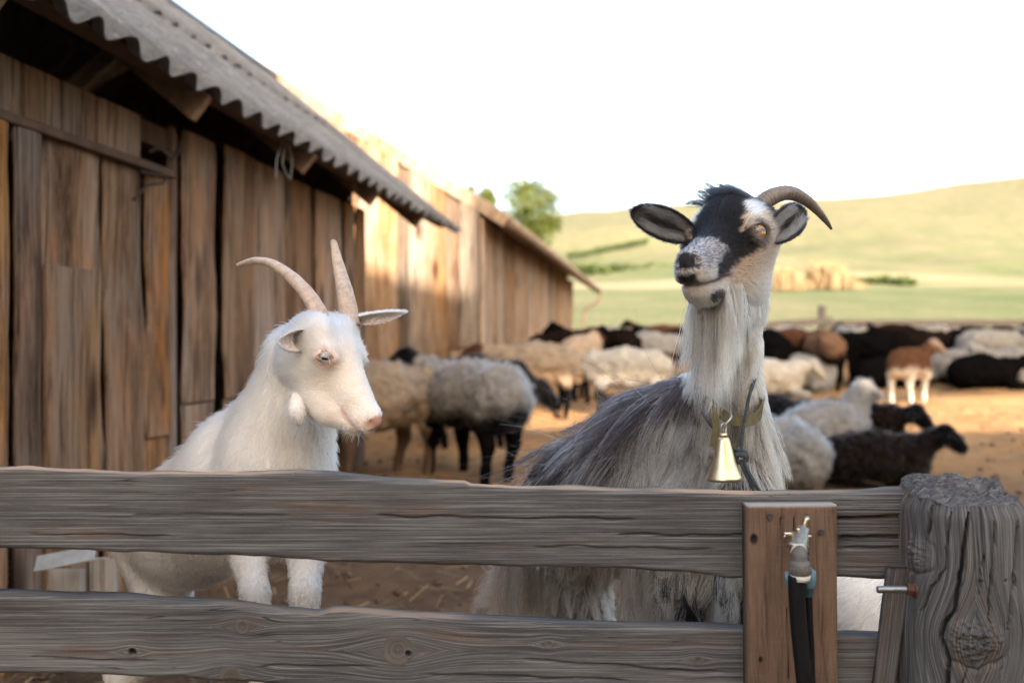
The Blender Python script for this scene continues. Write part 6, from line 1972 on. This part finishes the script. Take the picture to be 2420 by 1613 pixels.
# ------------------------------------------------------------------ far fence, tree, reeds, hedges, litter
M['far_wood'] = mat_simple("far_fence_wood", (.022, .018, .016), .9, .35, 6.0)
ff = empty("far_fence", V(1943, 800, 23.0)); tag(ff, "long weathered rail fence behind the flock", "fence")
FO = Vector(ff.location)
def fbeam(name, a, b, w, h):
    beam(name, a, b, w, h, M['far_wood'], ff, .01, FO)
rp = [(1340, 787, 23.5), (1500, 780, 23.3), (1640, 774, 23.2), (1800, 769, 23.0), (1962, 758, 23.0)]
for a, b in zip(rp[:-1], rp[1:]): fbeam("rail", V(*a), V(b[0] + 6, b[1], b[2]), .05, .17)
rp = [(1940, 764, 23.1), (2100, 764, 23.0), (2255, 763, 23.0), (2440, 763, 22.8), (2620, 764, 22.6)]
for a, b in zip(rp[:-1], rp[1:]): fbeam("rail", V(*a), V(b[0] + 6, b[1], b[2]), .05, .16)
rp = [(1340, 800, 23.5), (1640, 796, 23.2), (1960, 792, 23.0), (2255, 790, 23.0), (2620, 792, 22.6)]
for a, b in zip(rp[:-1], rp[1:]): fbeam("rail", V(*a), V(b[0] + 6, b[1], b[2]), .05, .11)
for px, top, Yp in ((1500, 770, 23.38), (1800, 760, 23.1), (1943, 722, 23.12), (2251, 756, 23.1), (2560, 752, 22.8)):
    a = V(px, top, Yp); fbeam("post", (a[0], a[1], float(gz(a[0], Yp)) - .2), a, .15, .15)


def mat_leaf(name, lo, hi):
    n = NT(name)
    rnd = n.attr("leafrnd").outputs["Fac"]
    c = n.ramp(rnd, [(.0, lo), (1.0, hi)])
    d = n.n("ShaderNodeBsdfDiffuse", {0: c}); t = n.n("ShaderNodeBsdfTranslucent", {0: c})
    mx = n.n("ShaderNodeMixShader", {0: .3}); n.t.links.new(d.outputs[0], mx.inputs[1]); n.t.links.new(t.outputs[0], mx.inputs[2])
    n.t.links.new(mx.outputs[0], n.out.inputs[0])
    return n.m


def leaf_mass(centers, radii, n, size, mat, seed, name):
    """leaves spread through lobes; each leaf a bent quad"""
    r = np.random.default_rng(seed)
    centers = np.asarray(centers, float); radii = np.asarray(radii, float)
    w = radii ** 2; k = r.choice(len(centers), n, p=w / w.sum())
    d = unit(r.normal(0, 1, (n, 3))); rad = radii[k] * (r.random(n) ** .5) * 1.12
    # small sprays make dark gaps and bright clumps
    spray = r.normal(0, 1, (n // 14 + 1, 3)); spray = np.repeat(unit(spray), 14, 0)[:n]
    d = unit(d * .55 + spray * .8)
    P = centers[k] + d * rad[:, None] * np.array([1, 1, .85]) + r.normal(0, .05, (n, 3))
    a = unit(r.normal(0, 1, (n, 3)) + np.array([0, 0, .2])); b = unit(np.cross(a, r.normal(0, 1, (n, 3))))
    s = size * r.uniform(.6, 1.4, n)[:, None]
    v = np.stack([P - a * s, P + b * s * .45, P + a * s, P - b * s * .45], 1).reshape(-1, 3)
    f = np.arange(n * 4).reshape(-1, 4)
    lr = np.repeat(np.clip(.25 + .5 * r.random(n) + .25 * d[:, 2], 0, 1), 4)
    return mesh_np(name, v, f, mat, smooth=False, attrs={"leafrnd": (lr, 'FLOAT')})


M['leaf'] = mat_leaf("tree_leaf", (.028, .046, .012), (.105, .120, .036))
M['hedge'] = mat_leaf("hedge_leaf", (.030, .050, .022), (.080, .105, .040))
M['reed'] = mat_leaf("dry_reed", (.12, .085, .050), (.26, .195, .12))


def tree(px, py_base, Yt, lobes, label, seed, n, trunk_r=.16, size=.16):
    zb = float(gz((px - 1210) * Yt / F, Yt)); base = np.array([(px - 1210) * Yt / F, Yt, zb])
    root = empty("leafy_tree", base); tag(root, label, "tree")
    cs = np.array([V(a, b, Yt + c) for a, b, c, d in lobes]) - base; rs = np.array([d * Yt / F for a, b, c, d in lobes])
    link("crown", leaf_mass(cs, rs, n, size, M['leaf'], seed, "crown"), root)
    top = cs[np.argmax(cs[:, 2])]
    parts = [tube_np(spline([(0, 0, -.3), top * .35 + np.array([.1, 0, 0]), top * .75, top * .95], 14), np.linspace(trunk_r, .03, 14), 9)]
    for c in cs: parts.append(tube_np(spline([top * .3, (top * .45 + c * .5) , c], 8), np.linspace(trunk_r * .45, .015, 8), 7))
    v, f = merge_np(parts); link("trunk", mesh_np("trunk", v, f, M['bark']), root)


tree(1258, 560, 62., [(1225, 455, 0, 36), (1262, 448, 1, 34), (1298, 470, 0, 30), (1240, 495, -1, 44), (1285, 515, 0, 40), (1230, 535, 0, 36), (1305, 535, 1, 24), (1262, 560, 0, 45)], "round green tree rising behind the end of the barn roof", 5, 4200, .16, .13)
tree(1132, 560, 60., [(1112, 450, 0, 14), (1148, 462, 0, 22), (1165, 474, 0, 13), (1140, 490, 0, 30)], "small treetop showing just over the barn roof", 6, 900, .1, .13)
for k, (px, Yt, w, h, lab) in enumerate(((1845, 74., 46, 46, "left clump of tall dry tan reeds at the foot of the hill"), (1955, 76., 58, 52, "right clump of tall dry tan reeds at the foot of the hill"))):
    r = np.random.default_rng(50 + k); n = 900
    base = np.array([(px - 1210) * Yt / F, Yt, 0]); base[2] = float(gz(base[0], Yt))
    x = r.normal(0, w * Yt / F * .5, n); y = r.normal(0, 1.0, n); hh = h * Yt / F * r.uniform(.5, 1.1, n) * np.clip(1.15 - (x / (w * Yt / F * 1.1)) ** 2, .3, 1.1)
    ln = r.normal(0, .16, (n, 2)) * hh[:, None]
    z0 = np.array([float(gz(base[0] + a, Yt + b)) for a, b in zip(x, y)]) - base[2]
    P0 = np.stack([x, y, z0], 1); P1 = P0 + np.stack([ln[:, 0], ln[:, 1], hh], 1); wv = np.tile([.026, 0, 0], (n, 1))
    v = np.stack([P0 - wv, P0 + wv, P1 + wv * 1.6, P1 - wv * 1.6], 1).reshape(-1, 3)
    me = mesh_np("reed_clump", v, np.arange(n * 4).reshape(-1, 4), M['reed'], smooth=False, attrs={"leafrnd": (np.repeat(r.random(n), 4), 'FLOAT')})
    tag(link("reed_clump", me, None, base), lab, "reeds", "dry reed clumps below the hill")
def hedge(pts, n, size, label, seed, mat='hedge'):
    cs = []; rs = []
    for (px, py, Yt, rr) in pts: 
        X = (px - 1210) * Yt / F; cs.append((X, Yt, float(gz(X, Yt)) + rr * Yt / F * .5)); rs.append(rr * Yt / F)
    c0 = np.array(cs[0]); 
    o = link("hedge", leaf_mass(np.array(cs) - c0, rs, n, size, M[mat], seed, "hedge"), None, c0); tag(o, label, "hedge")
rh = np.random.default_rng(77)
hedge([(px, 0, 118 + rh.normal(0, 2), rh.uniform(5, 9)) for px in np.linspace(1310, 1610, 26)], 3200, .5, "low dark hedge across the pasture left of the goat's head", 71)  # leaves added where only shadow bands lie on the grass
hedge([(px, 0, 150 + (px - 1345) * .12, rh.uniform(2.5, 4)) for px in np.linspace(1345, 1530, 22)], 1500, .4, "thin dark hedge line climbing the hill above the shadow-band strip", 72)
hedge([(px, 0, 84 + rh.normal(0, 1), rh.uniform(6, 10)) for px in np.linspace(2015, 2150, 12)], 1800, .4, "low dark shrubs right of the reed clumps", 73)

# straw and clods trodden into the yard
M['straw'] = mat_leaf("straw", (.10, .065, .040), (.42, .32, .19))
r = np.random.default_rng(91); n = 5200
Yq = 2.6 + 8 * r.random(n) ** 1.8; Xq = (r.random(n) - .5) * (2.2 + Yq * 1.05)
an = r.uniform(0, np.pi, n); L = r.uniform(.012, .07, n); w = r.uniform(.0012, .0035, n)
dv = np.stack([np.cos(an), np.sin(an), r.normal(0, .25, n)], 1); sv = np.stack([-np.sin(an), np.cos(an), 0 * an], 1)
Pq = np.stack([Xq, Yq, gz(Xq, Yq) + .055 + r.normal(0, .012, n)], 1)
v = np.stack([Pq - dv * L[:, None] - sv * w[:, None], Pq + dv * L[:, None] - sv * w[:, None], Pq + dv * L[:, None] + sv * w[:, None] + [0, 0, .002], Pq - dv * L[:, None] + sv * w[:, None] + [0, 0, .002]], 1).reshape(-1, 3)
tag(link("straw_litter", mesh_np("straw_litter", v, np.arange(n * 4).reshape(-1, 4), M['straw'], smooth=False, attrs={"leafrnd": (np.repeat(r.random(n) ** 1.6, 4), 'FLOAT')})), "loose straw trodden into the yard soil", "straw", kind="stuff")
M['clod'] = mat_simple("soil_clod", (.085, .058, .042), .95, .5, 40.0)
ico = bmesh.new(); bmesh.ops.create_icosphere(ico, subdivisions=1, radius=1.0)
iv = np.array([q.co[:] for q in ico.verts]); ifc = np.array([[q.index for q in fc.verts] for fc in ico.faces]); ico.free()
n = 1500; Yq = 2.6 + 7 * r.random(n) ** 1.6; Xq = (r.random(n) - .5) * (2.2 + Yq * 1.05); R = r.uniform(.006, .022, n)
Pq = np.stack([Xq, Yq, gz(Xq, Yq) + .045 + R * .2], 1)
vv = (iv[None] * R[:, None, None] * r.uniform(.6, 1.3, (n, len(iv), 1)) * np.array([1, 1, .7]) + Pq[:, None]).reshape(-1, 3)
fa = (ifc[None] + (np.arange(n) * len(iv))[:, None, None]).reshape(-1, 3)
tag(link("soil_clods", mesh_np("soil_clods", vv, fa, M['clod'])), "dry soil clods and droppings scattered over the yard", "clods", kind="stuff")
